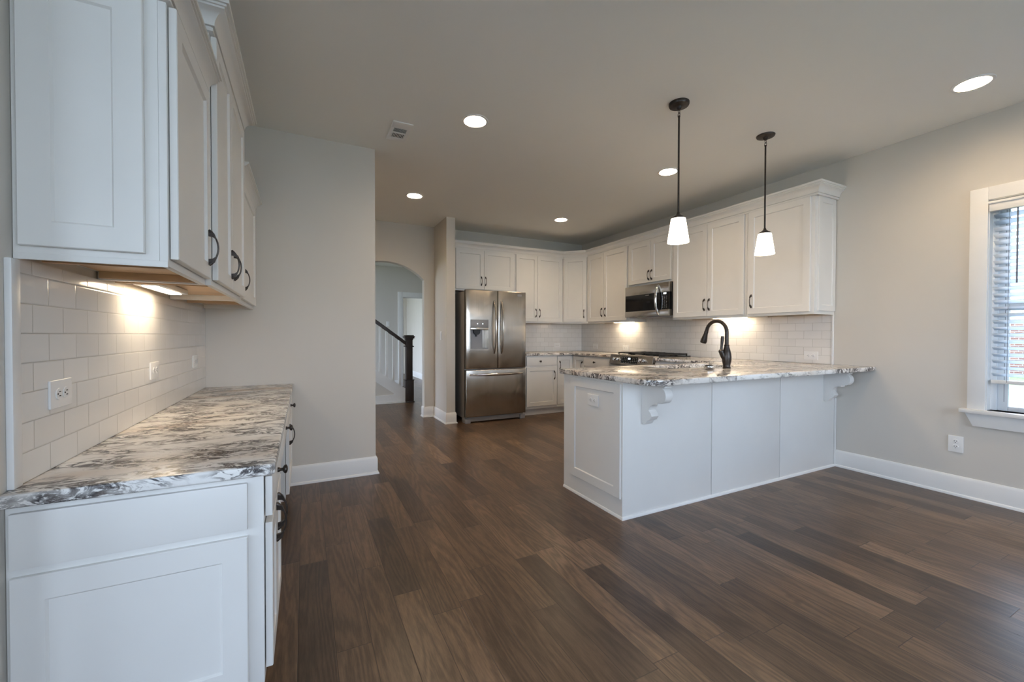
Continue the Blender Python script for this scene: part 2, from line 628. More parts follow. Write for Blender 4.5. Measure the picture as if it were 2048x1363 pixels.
        bmesh.ops.recalc_face_normals(t, faces=t.faces)
        return self._merge(t, mtx)

    def obj(self, name, mat, parent=None, angle=35):
        me = bpy.data.meshes.new(name)
        self.bm.to_mesh(me)
        self.bm.free()
        me.materials.append(M[mat])
        for p in me.polygons:
            p.use_smooth = True
        me.set_sharp_from_angle(angle=R(angle))
        o = bpy.data.objects.new(name, me)
        C.objects.link(o)
        if parent is not None:
            o.parent = parent
        return o


def tag(o, label, cat, group=None):
    o['label'] = label
    o['category'] = cat
    if group:
        o['group'] = group
    return o


def thing(name, label, cat, loc=(0, 0, 0), rz=0.0, group=None):
    o = bpy.data.objects.new(name, None)
    o.empty_display_size = 0.1
    C.objects.link(o)
    o.location = loc
    o.rotation_euler = (0, 0, R(rz))
    return tag(o, label, cat, group)


def struct(b, name, mat, parent=None):
    o = b.obj(name, mat, parent)
    if parent is None:
        o['kind'] = 'structure'
    return o


def dup(root, label, loc, rz=None, rot=None):
    r = root.copy()
    C.objects.link(r)
    r.location = loc
    if rz is not None:
        r.rotation_euler = (0, 0, R(rz))
    if rot is not None:
        r.rotation_euler = rot
    r['label'] = label
    for ch in list(root.children):
        c = ch.copy()
        C.objects.link(c)
        c.parent = r
        for g in ch.children:
            d = g.copy()
            C.objects.link(d)
            d.parent = c
    return r


# ------------------------------------------------------------------ the room
XL, XR, YS, YB, HC = -0.648, 4.317, 3.671, 5.90, 2.752
LX = -4.4                                  # far side of the open living area
T = 0.14
struct(B().box(LX - T, XR + T, REAR_Y - T, 13.2, -0.12, 0.0), 'floor', 'floor')
struct(B().box(LX - T, XR + T, REAR_Y - T, 13.2, HC, HC + 0.2), 'ceiling', 'ceiling')

# left wall (behind the desk) up to the hall, and the living-area walls behind the camera
struct(B().box(XL - T, XL, 1.28, YS + 0.12, 0, HC), 'wall_left', 'wall')
b = B()
b.box(LX - T, LX, REAR_Y - T, -2.70, 0, HC)
b.box(LX - T, LX, 1.0, 1.28 + T, 0, HC)
b.box(LX - T, LX, -2.70, 1.0, 0, REAR_Z0)
b.box(LX - T, LX, -2.70, 1.0, REAR_Z1, HC)
struct(b, 'wall_living', 'wall')
w = struct(B().box(LX - 0.11, LX - 0.03, -0.88, -0.82, REAR_Z0, REAR_Z1), 'window_5', 'vinyl')  # unseen window, added to light the peninsula end from the left
B().box(LX - 0.075, LX - 0.070, -2.70, 1.0, REAR_Z0, REAR_Z1).obj('window_pane', 'glass', w)
struct(B().box(LX, XL - T, 1.28, 1.28 + T, 0, HC), 'wall_living_inner', 'wall')
# stub wall at the end of the desk run
struct(B().box(XL, 0.54, YS, YS + 0.12, 0, HC), 'wall_stub', 'wall')
# hall behind it
struct(B().box(XL - 0.12 - T, XL - 0.12, YS, YB, 0, HC), 'wall_hall_left', 'wall')
# wall beside the fridge
struct(B().box(1.689, 1.809, 5.307, YB, 0, HC), 'wall_fridge', 'wall')

# right wall with the window opening
WY0, WY1, WZ0, WZ1 = 0.20, 1.108, 0.654, 2.136
b = B()
b.box(XR, XR + T, WY1, YB + T, 0, HC)
b.box(XR, XR + T, REAR_Y - T, WY0, 0, HC)
b.box(XR, XR + T, WY0, WY1, 0, WZ0)
b.box(XR, XR + T, WY0, WY1, WZ1, HC)
struct(b, 'wall_right', 'wall')

# rear wall with three window openings
b = B()
xs = [LX]
for a, c in REAR_OPEN:
    b.box(xs[-1], a, REAR_Y - T, REAR_Y, 0, HC)
    b.box(a, c, REAR_Y - T, REAR_Y, 0, REAR_Z0)
    b.box(a, c, REAR_Y - T, REAR_Y, REAR_Z1, HC)
    xs.append(c)
b.box(xs[-1], XR, REAR_Y - T, REAR_Y, 0, HC)
struct(b, 'wall_rear', 'wall')
for i, (a, c) in enumerate(REAR_OPEN):
    b = B()
    n = 2
    for k in range(n + 1):
        xc = a + (c - a) * k / n
        b.box(xc - 0.03, xc + 0.03, REAR_Y - 0.11, REAR_Y - 0.03, REAR_Z0, REAR_Z1)
    b.box(a, c, REAR_Y - 0.11, REAR_Y - 0.03, REAR_Z0, REAR_Z0 + 0.06)
    b.box(a, c, REAR_Y - 0.11, REAR_Y - 0.03, REAR_Z1 - 0.06, REAR_Z1)
    w = struct(b, 'window_%d' % (i + 2), 'vinyl')
    B().box(a + 0.03, c - 0.03, REAR_Y - 0.075, REAR_Y - 0.070, REAR_Z0 + 0.06, REAR_Z1 - 0.06).obj('window_pane', 'glass', w)

# kitchen back wall + the arched opening into the stair hall
AX0, AX1, AZS, AZT = 0.46, 1.545, 1.974, 2.205
struct(B().box(1.689, XR, YB, YB + 0.12, 0, HC), 'wall_kitchen_back', 'wall')
hw = (AX1 - AX0) / 2
sag = AZT - AZS
rad = (hw * hw + sag * sag) / (2 * sag)
cz = AZT - rad
cxm = (AX0 + AX1) / 2
arc = []
for i in range(33):
    x = AX1 + (AX0 - AX1) * i / 32
    arc.append((x, cz + math.sqrt(rad * rad - (x - cxm) ** 2)))
b = B()
b.prism([(AX0, HC), (AX1, HC)] + arc, 1, YB, YB + 0.12)
b.box(AX1, 1.689, YB, YB + 0.12, 0, HC)
b.box(XL - 0.26, AX0, YB, YB + 0.12, 0, HC)
struct(b, 'wall_arch', 'wall')

# stair hall and the day-lit room past it
HY = 9.70
struct(B().box(3.6, 3.72, YB + 0.12, HY, 0, HC), 'wall_stair_right', 'wall')
b = B()
b.box(-1.0, 2.035, HY, HY + 0.12, 0, HC)
b.box(2.80, 3.72, HY, HY + 0.12, 0, HC)
b.box(2.035, 2.80, HY, HY + 0.12, 2.07, HC)
struct(b, 'wall_stair_back', 'wall')
b = B()
b.box(-1.12, -1.0, YB + 0.12, 6.5, 0, HC)
b.box(-1.12, -1.0, 9.3, HY + 0.12, 0, HC)
b.box(-1.12, -1.0, 6.5, 9.3, 0, 0.2)
b.box(-1.12, -1.0, 6.5, 9.3, 2.6, HC)
struct(b, 'wall_stair_left', 'wall')
struct(B().box(2.83, 2.95, HY + 0.12, 13.2, 0, HC), 'wall_study_right', 'wall')
struct(B().box(0.4, 2.95, 12.9, 13.02, 0, HC), 'wall_study_back', 'wall')
b = B()
b.box(0.4, 0.52, HY + 0.12, 10.0, 0, HC)
b.box(0.4, 0.52, 12.7, 12.9, 0, HC)
b.box(0.4, 0.52, 10.0, 12.7, 0, 0.15)
b.box(0.4, 0.52, 10.0, 12.7, 2.6, HC)
struct(b, 'wall_study_left', 'wall')
portal((0.38, 11.35, 1.375), (R(90), 0, R(-90)), 2.7, 2.45)
portal((-1.14, 7.9, 1.4), (R(90), 0, R(-90)), 2.8, 2.4)
# cased doorway into the study
b = B()
b.box(1.925, 2.035, HY - 0.02, HY, 0, 2.18, 0.003)
b.box(2.80, 2.91, HY - 0.02, HY, 0, 2.18, 0.003)
b.box(2.035, 2.80, HY - 0.02, HY, 2.07, 2.18, 0.003)
b.box(2.035, 2.05, HY, HY + 0.12, 0, 2.07)
b.box(2.785, 2.80, HY, HY + 0.12, 0, 2.07)
b.box(2.05, 2.785, HY, HY + 0.12, 2.055, 2.07)
struct(b, 'door_1', 'trim')


# baseboards
def base_profile(h=0.148):
    return [(0, 0), (0.026, 0), (0.026, 0.008), (0.022, 0.016), (0.014, 0.020), (0.014, h - 0.02), (0.010, h - 0.008), (0.006, h), (0, h)]


def baseboard(name, path):
    struct(B().sweep(base_profile(), path), name, 'trim')


baseboard('baseboard_right', [(XR, 2.034), (XR, REAR_Y)])
baseboard('baseboard_stub', [(-0.112, YS), (0.54, YS), (0.54, YS + 0.12)])
baseboard('baseboard_fridge', [(1.545, YB + 0.12), (1.545, YB), (1.689, YB), (1.689, 5.307), (1.809, 5.307), (1.809, 5.38)])
baseboard('baseboard_study', [(2.83, 12.9), (2.83, HY + 0.12)])
baseboard('baseboard_hall', [(-0.99, HY), (1.925, HY)])
# outside: lawn and the neighbour's brick wall
struct(B().box(-40, 60, -40, 50, -0.5, -0.35), 'ground', 'lawn')
struct(B().box(-14, 9, -12.0, REAR_Y - T, -0.35, -0.15), 'bounce_slab', 'concrete')  # unseen pale slab, added to bounce daylight up to the ceiling
struct(B().box(-9, LX - T, REAR_Y - T, 2.0, -0.35, -0.15), 'bounce_slab_side', 'concrete')  # unseen second slab of the same bounce surface, added beside the living area
struct(B().box(24.0, 24.4, -14.0, 6.25, -0.35, 1.75), 'exterior_brick_wall', 'brick')
struct(B().box(24.02, 24.4, -14.0, 6.25, 1.75, 4.6), 'exterior_siding_wall', 'trim')

# window on the right wall: casing, stool, apron, sash, panes
b = B()
cw = 0.090
b.box(XR - 0.02, XR, WY1, WY1 + cw, WZ0, WZ1 + cw, 0.003)
b.box(XR - 0.02, XR, WY0 - cw, WY0, WZ0, WZ1 + cw, 0.003)
b.box(XR - 0.02, XR, WY0, WY1, WZ1, WZ1 + cw, 0.003)
b.box(XR, XR + T, WY1 - 0.004, WY1, WZ0, WZ1)
b.box(XR, XR + T, WY0, WY0 + 0.004, WZ0, WZ1)
b.box(XR, XR + T, WY0, WY1, WZ1 - 0.004, WZ1)
win = struct(b, 'window_1', 'trim')
B().box(XR - 0.05, XR + 0.09, WY0 - cw - 0.03, WY1 + cw + 0.035, WZ0 - 0.028, WZ0, 0.006).obj('window_sill', 'trim', win)
B().prism([(WY0 - cw, WZ0 - 0.028), (WY1 + cw + 0.012, WZ0 - 0.028), (WY1 + cw - 0.03, WZ0 - 0.122), (WY0 - cw + 0.03, WZ0 - 0.122)], 0, XR - 0.02, XR - 0.001, 0.002).obj('window_apron', 'trim', win)
b = B()
sx0, sx1 = XR + 0.085, XR + 0.120
for q in (WY1, WY0):
    g = -1 if q == WY1 else 1
    ya, yb_ = sorted((q, q + g * 0.032))
    b.box(XR + 0.064, XR + 0.135, ya, yb_, WZ0, WZ1, 0.003)
    ya, yb_ = sorted((q + g * 0.032, q + g * 0.081))
    b.box(sx0, sx1, ya, yb_, WZ0, WZ1, 0.004)
for z0, z1 in ((WZ0, WZ0 + 0.032), (WZ1 - 0.05, WZ1), (1.36, 1.42)):
    b.box(sx0, sx1, WY0 + 0.081, WY1 - 0.081, z0, z1, 0.004)
b.obj('window_sash', 'vinyl', win)
B().box(XR + 0.101, XR + 0.105, WY0 + 0.078, WY1 - 0.078, WZ0 + 0.030, 1.362).obj('window_pane', 'glass', win)
B().box(XR + 0.101, XR + 0.105, WY0 + 0.078, WY1 - 0.078, 1.418, WZ1 - 0.048).obj('window_pane', 'glass', win)

# blind
bl = thing('window_blind', 'white faux wood blind lowered over the window, bottom pane left clear', 'blind', (XR + 0.03, 0.654, 0.86))
hwid = 0.434
b = B()
b.box(-0.075, -0.038, -hwid - 0.012, hwid + 0.010, 1.186, 1.252, 0.006)
b.box(-0.083, -0.036, -hwid - 0.014, hwid + 0.012, 1.238, 1.256, 0.004)
b.box(-0.036, 0.03, -hwid, hwid, 1.20, 1.255)
b.obj('valance', 'trim', bl)
b = B()
for i in range(25):
    z = 0.05 + i * 0.0462
    m = Matrix.Translation((0, 0, z)) @ Matrix.Rotation(R(26), 4, 'Y')
    b.box(-0.0255, 0.0255, -hwid, hwid, -0.0015, 0.0015, mtx=m)
b.obj('slats', 'blind', bl)
B().box(-0.026, 0.026, -hwid, hwid, -0.012, 0.012, 0.004).obj('bottom_rail', 'trim', bl)
for y in (-0.3, 0.36):
    B().tube([(-0.028, y, 0.0), (-0.028, y, 1.2)], 0.0012, 6).obj('ladder_cord', 'wand', bl)
B().tube([(0.03, 0.385, -0.14), (0.03, 0.385, 1.2)], 0.0013, 6).obj('lift_cord', 'wand', bl)
B().tube([(-0.048, 0.318, 1.19), (-0.048, 0.318, 0.68)], 0.0045, 8).obj('tilt_wand', 'wand', bl)


# ------------------------------------------------------------------ hardware
def pull_mesh(x, z, y, L=0.125, horizontal=False):
    b = B()
    n = 22
    pts, rad = [], []
    for i in range(n + 1):
        t = i / n
        s = math.sin(PI * t)
        out = 0.030 * (s ** 0.62)
        a = (t - 0.5) * L
        k = 0.0031 + 0.0045 * max(0.0, 1 - s * 2.3)
        pts.append((x + a, y - out, z) if horizontal else (x, y - out, z + a))
        rad.append(k)
    b.tube(pts, rad, 10)
    for sgn in (-1, 1):
        p = [(0.0, 0.0), (0.0, 0.024), (-0.013, 0.026), (-0.0225, 0.034), (-0.0245, 0.030), (-0.018, 0.012)]
        pp = [(y + q[0], z + sgn * (L / 2 - q[1] + 0.004)) for q in p]
        if not horizontal:
            b.prism(pp, 0, x - 0.0055, x + 0.0055)
    return b


def add_knob(parent, x, z, y):
    b = B()
    b.lathe([(0.009, 0.0), (0.008, -0.006), (0.0055, -0.010), (0.006, -0.016), (0.013, -0.020), (0.0155, -0.024), (0.0145, -0.029), (0.008, -0.032), (0.0, -0.033)], (x, y, z), 'Y', 20)
    return b.obj('knob', 'bronze', parent)


def add_door(root, x0, x1, z0, z1, handle=None, name='door', gap=0.003):
    d = B().shaker(x0, x1, z0, z1, -gap).obj(name, 'white', root)
    if handle:
        pull_mesh(handle[0], handle[1], -gap - 0.019).obj('handle', 'bronze', d)
    return d


def add_drawer(root, x0, x1, z0, z1, knobs=(), gap=0.003):
    d = B().box(x0, x1, -gap - 0.019, -gap, z0, z1, 0.0025).obj('drawer', 'white', root)
    for kx in knobs:
        add_knob(d, kx, (z0 + z1) / 2, -gap - 0.019)
    return d


RZM = Matrix.Rotation(R(-90), 4, 'Z')     # turns a door that faces -y into one that faces -x


def upper_body(root, W, D, H, lip=0.028):
    """wall cabinet carcass: sides, back, face frame with a lip below the recessed bottom"""
    b = B()
    b.box(0, W, 0, 0.019, 0, H, 0.002)
    b.box(0, 0.016, 0.019, D, 0, H)
    b.box(W - 0.016, W, 0.019, D, 0, H)
    b.box(0.016, W - 0.016, D - 0.008, D, lip, H)
    b.box(0.016, W - 0.016, 0.019, D - 0.008, H - 0.016, H)
    o = b.obj('body', 'white', root)
    B().box(0.016, W - 0.016, 0.019, D - 0.008, lip, lip + 0.014).obj('bottom_panel', 'maple', root)
    return o


def crown_prof(z0, h=0.075, out=0.060):
    q = [(0, 0), (0.20, 0), (0.20, 0.13), (0.13, 0.13), (0.13, 0.18), (0.28, 0.18), (0.28, 0.24), (0.33, 0.38), (0.44, 0.52), (0.60, 0.63), (0.78, 0.69), (0.78, 0.76), (0.88, 0.76), (0.88, 0.84), (1.0, 0.84), (1.0, 1.0), (0, 1.0)]
    return [(o * out, z0 + z * h) for o, z in q]


# ------------------------------------------------------------------ desk wall: three wall cabinets
D = 0.3045
XF = XL + 0.306                                  # front of the outer two
LB = 1.372
# near one
r = thing('upper_cabinet', 'white single-door wall cabinet nearest the camera over the granite desk', 'cabinet', (XF, 1.478, LB), 90, 'wall cabinets over the desk')
W1 = 1.9635 - 1.478
upper_body(r, W1, D, 0.735)
add_door(r, 0.012, W1 - 0.018, 0.022, 0.732, (W1 - 0.058, 0.135))
sp_ = B().shaker(-D + 0.012, -0.048, 0.030, 0.735, 0.0, 0.014, 0.062, 0.006, mtx=RZM).obj('side_panel', 'white', r)
B().box(-0.002, 0.004, 0.0, D, -0.004, 0.014, 0.002).obj('bottom_rail', 'white', r)
for x0 in (0.10, 0.45):
    B().box(x0, x0 + 0.018, 0.02, D - 0.01, 0.004, 0.028).obj('cleat', 'maple', r)
B().sweep(crown_prof(0.735, 0.072, 0.060), [(0, D), (0, 0), (W1 - 0.001, 0)]).obj('crown', 'white', r)

# taller middle one, a little deeper
W2 = 2.8285 - 1.965
D2 = D + 0.018
r = thing('upper_cabinet', 'taller two-door white wall cabinet in the middle over the desk', 'cabinet', (XL + 0.0015 + D2, 1.965, LB), 90, 'wall cabinets over the desk')
H2 = 2.345 - LB
upper_body(r, W2, D2, H2)
mid = 0.385
add_door(r, 0.014, mid - 0.002, 0.022, H2 - 0.004, (mid - 0.036, 0.135))
add_door(r, mid + 0.002, W2 - 0.014, 0.022, H2 - 0.004, (mid + 0.036, 0.135))
B().box(0.10, 0.118, 0.02, D2 - 0.01, 0.004, 0.028).obj('cleat', 'maple', r)
B().sweep(crown_prof(H2, 0.10, 0.075), [(0, D2), (0, 0), (W2, 0), (W2, D2)]).obj('crown', 'white', r)

# far one
W3 = 3.668 - 2.83
r = thing('upper_cabinet', 'low single-door white wall cabinet over the desk, against the end wall', 'cabinet', (XF, 2.83, LB), 90, 'wall cabinets over the desk')
upper_body(r, W3, D, 0.735)
add_door(r, 0.040, W3 - 0.06, 0.022, 0.732, (0.085, 0.135))
B().box(0.30, 0.32, 0.02, D - 0.01, 0.004, 0.028).obj('cleat', 'maple', r)
B().sweep(crown_prof(0.735, 0.072, 0.060), [(0.001, 0), (W3, 0)]).obj('crown', 'white', r)

# desk base: near pedestal, pencil drawer over the knee space, far pedestal, granite top
HD = 0.80
XB = -0.111                                  # face frames
DB = XB - XL - 0.0015


def base_body(root, W, D, H, kick=0.10, kd=0.07):
    b = B()
    b.box(0, W, 0, D, kick, H, 0.002)
    b.box(0, W, kd, D, 0, kick)
    return b.obj('body', 'white', root)


r = thing('base_cabinet', 'white desk pedestal nearest the camera with two doors under a drawer', 'cabinet', (XB, 1.432, 0), 90, 'desk base cabinets')
WP = 0.52
b = B()
b.box(0, WP, 0, DB, 0.135, HD - 0.035, 0.002)
b.box(0.0, WP, 0.07, DB, 0, 0.135)
b.obj('body', 'white', r)
pm = 0.235
add_drawer(r, 0.012, WP - 0.012, 0.632, 0.752, (0.28,))
add_door(r, 0.012, pm - 0.002, 0.172, 0.612, (pm - 0.036, 0.535))
add_door(r, pm + 0.002, WP - 0.012, 0.172, 0.612, (pm + 0.036, 0.545))
b = B()
b.box(-DB + 0.010, -0.040, -0.014, 0.0, 0.610, 0.747, 0.004, mtx=RZM)
b.shaker(-DB + 0.010, -0.040, 0.145, 0.590, 0.0, 0.014, 0.062, 0.006, mtx=RZM)
b.obj('side_panel', 'white', r)

r = thing('pencil_drawer_unit', 'white apron with a shallow drawer above the knee space of the desk', 'drawer unit', (XB, 1.952, 0.60), 90)
WK = 2.95 - 1.952
B().box(0, WK, 0, DB, 0.03, HD - 0.60 - 0.035, 0.002).obj('body', 'white', r)
add_drawer(r, 0.02, WK - 0.02, 0.038, 0.152, (WK / 2,))

r = thing('base_cabinet', 'white desk pedestal against the end wall, one drawer over one door', 'cabinet', (XB, 2.95, 0), 90, 'desk base cabinets')
WQ = YS - 0.003 - 2.95
b = B()
b.box(0, WQ, 0, DB, 0.135, HD - 0.035, 0.002)
b.box(0.0, WQ, 0.07, DB, 0, 0.135)
b.obj('body', 'white', r)
add_drawer(r, 0.012, WQ - 0.03, 0.632, 0.752, (0.30,))
add_door(r, 0.012, WQ - 0.03, 0.172, 0.612, (0.045, 0.545))


def slab(name, pts, z1, t, mat, label, cat='countertop', bev=0.006):
    b = B()
    b.prism(pts, 2, z1 - t, z1, bev)
    o = b.obj(name, mat)
    return tag(o, label, cat)


slab('countertop', [(XL + 0.002, 1.400), (-0.092, 1.400), (-0.080, 1.412), (-0.080, YS - 0.002), (XL + 0.002, YS - 0.002)], HD, 0.034, 'granite', 'speckled white and grey granite top of the low desk on the left')

# tile behind the desk with its white end trim
t = B().box(XL + 0.0015, XL + 0.008, 1.482, YS - 0.0015, HD + 0.001, LB - 0.001).obj('tile_backsplash', 'tile_left')
tag(t, 'glossy white subway tile backsplash behind the granite desk', 'backsplash')
struct(B().box(XL, XL + 0.014, 1.442, 1.478, HD, LB - 0.006, 0.003), 'trim_1', 'trim')

# under-cabinet strip over the desk
r = thing('strip_light', 'white lit strip light under the wall cabinets over the desk', 'light', (XL + 0.093, 2.325, 1.372), 0, 'under-cabinet strip lights')
B().box(-0.045, 0.045, -0.21, 0.21, 0.004, 0.0262, 0.003).obj('housing', 'plate', r)
B().box(-0.022, 0.022, -0.19, 0.19, 0.001, 0.0045).obj('lens', 'strip', r)
strip0 = r


# ------------------------------------------------------------------ outlets and switches (faces -y, origin at its centre on the wall)
def make_outlet(label, loc, rz, upright=False):
    r = thing('power_outlet', label, 'outlet', loc, rz, 'duplex outlets')
    w, h = (0.040, 0.060) if upright else (0.060, 0.040)
    B().box(-w, w, -0.006, 0, -h, h, 0.0025, 3).obj('cover_plate', 'plate', r)
    for s in (-1, 1):
        cx, cz_ = (0, s * 0.0195) if upright else (s * 0.0195, 0)
        k = B().lathe([(0.0165, -0.0062), (0.0165, -0.0075), (0.0155, -0.0085), (0, -0.0085)], (cx, 0, cz_), 'Y', 24).obj('socket', 'plate', r)
        b = B()
        for q in (-1, 1):
            if upright:
                b.box(cx + q * 0.006 - 0.0012, cx + q * 0.006 + 0.0012, -0.0092, -0.0085, cz_ - 0.001, cz_ + 0.007)
            else:
                b.box(cx - 0.001, cx + 0.007, -0.0092, -0.0085, cz_ + q * 0.006 - 0.0012, cz_ + q * 0.006 + 0.0012)
        if upright:
            b.lathe([(0.0026, -0.0085), (0.0026, -0.0092), (0, -0.0092)], (cx, 0, cz_ - 0.008), 'Y', 10)
        else:
            b.lathe([(0.0026, -0.0085), (0.0026, -0.0092), (0, -0.0092)], (cx - 0.008, 0, cz_), 'Y', 10)
        b.obj('slots', 'dark', k)
    return r


XT = XL + 0.008
o0 = make_outlet('sideways outlet on the desk tile nearest the camera', (XT, 1.668, 1.009), 90)
dup(o0, 'sideways outlet in the middle of the desk tile, under the lit strip', (XT, 2.513, 1.011), 90)
dup(o0, 'sideways outlet at the far end of the desk tile by the end wall', (XT, 3.33, 1.009), 90)
dup(o0, 'sideways outlet on the end panel of the peninsula', (1.806, 2.328, 0.727), -90)
XTR = XR - 0.008
dup(o0, 'sideways outlet on the tile at the window end of the kitchen counter', (XTR, 2.24, 0.992), -90)
dup(o0, 'sideways outlet on the tile just left of the range', (XTR, 4.78, 0.997), -90)
dup(o0, 'sideways outlet on the tile near the kitchen corner, right of it', (XTR, 5.50, 1.003), -90)
dup(o0, 'sideways outlet on the back tile right of the fridge', (3.805, YB - 0.008, 1.016), 0)
make_outlet('upright outlet low on the grey wall under the window', (XR, 1.257, 0.380), -90, True)


def make_switch(label, loc, rz):
    r = thing('light_switch', label, 'switch', loc, rz, 'rocker switches')
    B().box(-0.036, 0.036, -0.006, 0, -0.058, 0.058, 0.0025, 3).obj('cover_plate', 'plate', r)
    B().box(-0.016, 0.016, -0.009, -0.006, -0.033, 0.033, 0.001).obj('rocker', 'plate', r)
    return r


s0 = make_switch('white light switch on the wall end left of the fridge', (1.689, 5.548, 1.176), -90)
dup(s0, 'white light switch on the hall wall above the stair rail', (1.70, HY, 1.44), 0)

# ------------------------------------------------------------------ kitchen wall cabinets
YU = YB - 0.325                               # 5.575 faces of the back run
XU = XR - 0.325                               # 3.992 faces of the right run
TOPZ = 2.415
HU = TOPZ - LB


def wall_cab(label, loc, rz, W, doors, H=HU, D=0.3235, z=LB):
    r = thing('upper_cabinet', label, 'cabinet', (loc[0], loc[1], z), rz, 'kitchen wall cabinets')
    upper_body(r, W, D, H)
    for (x0, x1, hx, hz) in doors:
        add_door(r, x0, x1, 0.024, H - 0.010, (hx, hz) if hx else None)
    return r


# over the fridge
W = 2.835 - 1.810
wall_cab('short two-door white wall cabinet above the fridge', (1.810, YU), 0, W, [(0.095, 0.521, 0.480, 0.145), (0.525, 1.003, 0.545, 0.145)], TOPZ - 1.818, 0.3235, 1.818)
W = 3.705 - 2.835
wall_cab('tall two-door white wall cabinet on the back wall right of the fridge', (2.835, YU), 0, W, [(0.022, 0.394, 0.362, 0.155), (0.398, 0.845, 0.428, 0.155)])
# diagonal corner cabinet
r = thing('upper_cabinet', 'diagonal single-door white wall cabinet in the kitchen corner', 'cabinet', (3.707, YU, LB), -45, 'kitchen wall cabinets')
wd = math.hypot(XU - 3.707, YU - 5.290)
c45 = math.sqrt(0.5)


def loc45(x, y):
    dx, dy = x - 3.707, y - YU
    return (dx * c45 - dy * c45, dx * c45 + dy * c45)


poly = [loc45(*p) for p in ((3.708, YU), (XU, 5.291), (XR - 0.002, 5.291), (XR - 0.002, YB - 0.002), (3.708, YB - 0.002))]
B().prism(poly, 2, 0, HU).obj('body', 'white', r)
add_door(r, 0.022, wd - 0.022, 0.024, HU - 0.010, (wd - 0.060, 0.150))
# right run
wall_cab('two-door white wall cabinet between the kitchen corner and the microwave', (XU, 5.288), -90, 5.2885 - 4.3755, [(0.020, 0.402, 0.366, 0.155), (0.406, 0.892, 0.446, 0.155)])
wall_cab('short two-door white wall cabinet above the microwave', (XU, 4.373), -90, 0.7595, [(0.020, 0.412, 0.388, 0.118), (0.416, 0.742, 0.440, 0.118)], TOPZ - 1.842, 0.3235, 1.842)
wall_cab('two-door white wall cabinet just right of the microwave', (XU, 3.611), -90, 0.936, [(0.026, 0.488, 0.459, 0.150), (0.492, 0.915, 0.521, 0.150)])
W = 2.673 - 2.055
r = wall_cab('wide single-door white wall cabinet at the window end of the run', (XU, 2.673), -90, W, [(0.024, W - 0.028, 0.060, 0.150)])
PZM = Matrix.Translation((W, 0, 0)) @ Matrix.Rotation(R(90), 4, 'Z')
B().shaker(0.045, 0.318, 0.030, HU - 0.005, 0.0, 0.012, 0.05, 0.006, mtx=PZM).obj('side_panel', 'white', r)

b = B()
b.sweep(crown_prof(TOPZ - 0.008, 0.105, 0.070), [(1.811, YU - 0.0015), (3.7065, YU - 0.0015), (XU - 0.0015, 5.2895), (XU - 0.0015, 2.0405), (XR - 0.001, 2.0405)])
tag(b.obj('crown_molding', 'white'), 'white crown molding running along the tops of the kitchen wall cabinets', 'molding')

ZK = 0.920
# tile of the kitchen walls
t = B().box(XR - 0.008, XR - 0.0015, 2.072, YB - 0.009, ZK + 0.0015, LB - 0.001).box(XR - 0.008, XR - 0.0015, 3.613, 4.371, LB - 0.001, 1.60).obj('tile_backsplash', 'tile_right')
tag(t, 'white subway tile backsplash behind the range, on the window-side wall', 'backsplash')
t = B().box(2.80, XR - 0.0015, YB - 0.008, YB - 0.0015, ZK + 0.0015, LB - 0.001).obj('tile_backsplash', 'tile_back')
tag(t, 'white subway tile backsplash on the back wall right of the fridge', 'backsplash')
struct(B().box(XR - 0.013, XR, 2.055, 2.071, 0.90, LB, 0.003), 'trim_2', 'trim')

# strips under the kitchen cabinets
dup(strip0, 'lit strip light under the wall cabinet left of the microwave', (XR - 0.10, 4.72, 1.372), 0)
dup(strip0, 'lit strip light under the wall cabinet right of the microwave', (XR - 0.10, 3.02, 1.372), 0)

# ------------------------------------------------------------------ kitchen base cabinets
HK = 0.884
XBF, YBF = 3.707, 5.290
r = thing('base_cabinet', 'white base cabinet right of the fridge, one drawer over one door', 'cabinet', (2.870, YBF, 0), 0, 'kitchen base cabinets')
W = 3.418 - 2.870
base_body(r, W, 0.60, HK)
add_drawer(r, 0.015, W - 0.022, 0.738, 0.862, (0.238,))
add_door(r, 0.015, W - 0.022, 0.140, 0.715, (W - 0.062, 0.588))

r = thing('base_cabinet', 'white corner base cabinet with a folding L-shaped door', 'cabinet', (XBF, YBF, 0), 0, 'kitchen base cabinets')
b = B()
b.prism([(-0.288, 0.09), (0.09, 0.09), (0.09, -0.30), (0.60, -0.30), (0.60, 0.60), (-0.288, 0.60)], 2, 0.10, HK)
b.box(-0.288, 0.09, 0.0, 0.09, 0.10, 0.133)
b.box(0.0, 0.09, -0.30, 0.0, 0.10, 0.133)
b.box(-0.288, 0.09, 0.0, 0.09, 0.875, HK)
b.box(0.0, 0.09, -0.30, 0.0, 0.875, HK)
b.box(-0.288, 0.60, 0.07, 0.60, 0.0, 0.10)
b.box(0.07, 0.60, -0.30, 0.07, 0.0, 0.10)
b.obj('body', 'white', r)
d = B().shaker(-0.281, -0.002, 0.140, 0.867, 0.019).obj('door', 'white', r)
pull_mesh(-0.240, 0.730, 0.0).obj('handle', 'bronze', d)
m = Matrix.Translation((0.019, 0, 0)) @ RZM
d = B().shaker(0.002, 0.293, 0.140, 0.867, 0.0, mtx=m).obj('door', 'white', r)
pm_ = pull_mesh(0.244, 0.730, -0.019)
bmesh.ops.transform(pm_.bm, matrix=m, verts=pm_.bm.verts)
pm_.obj('handle', 'bronze', d)

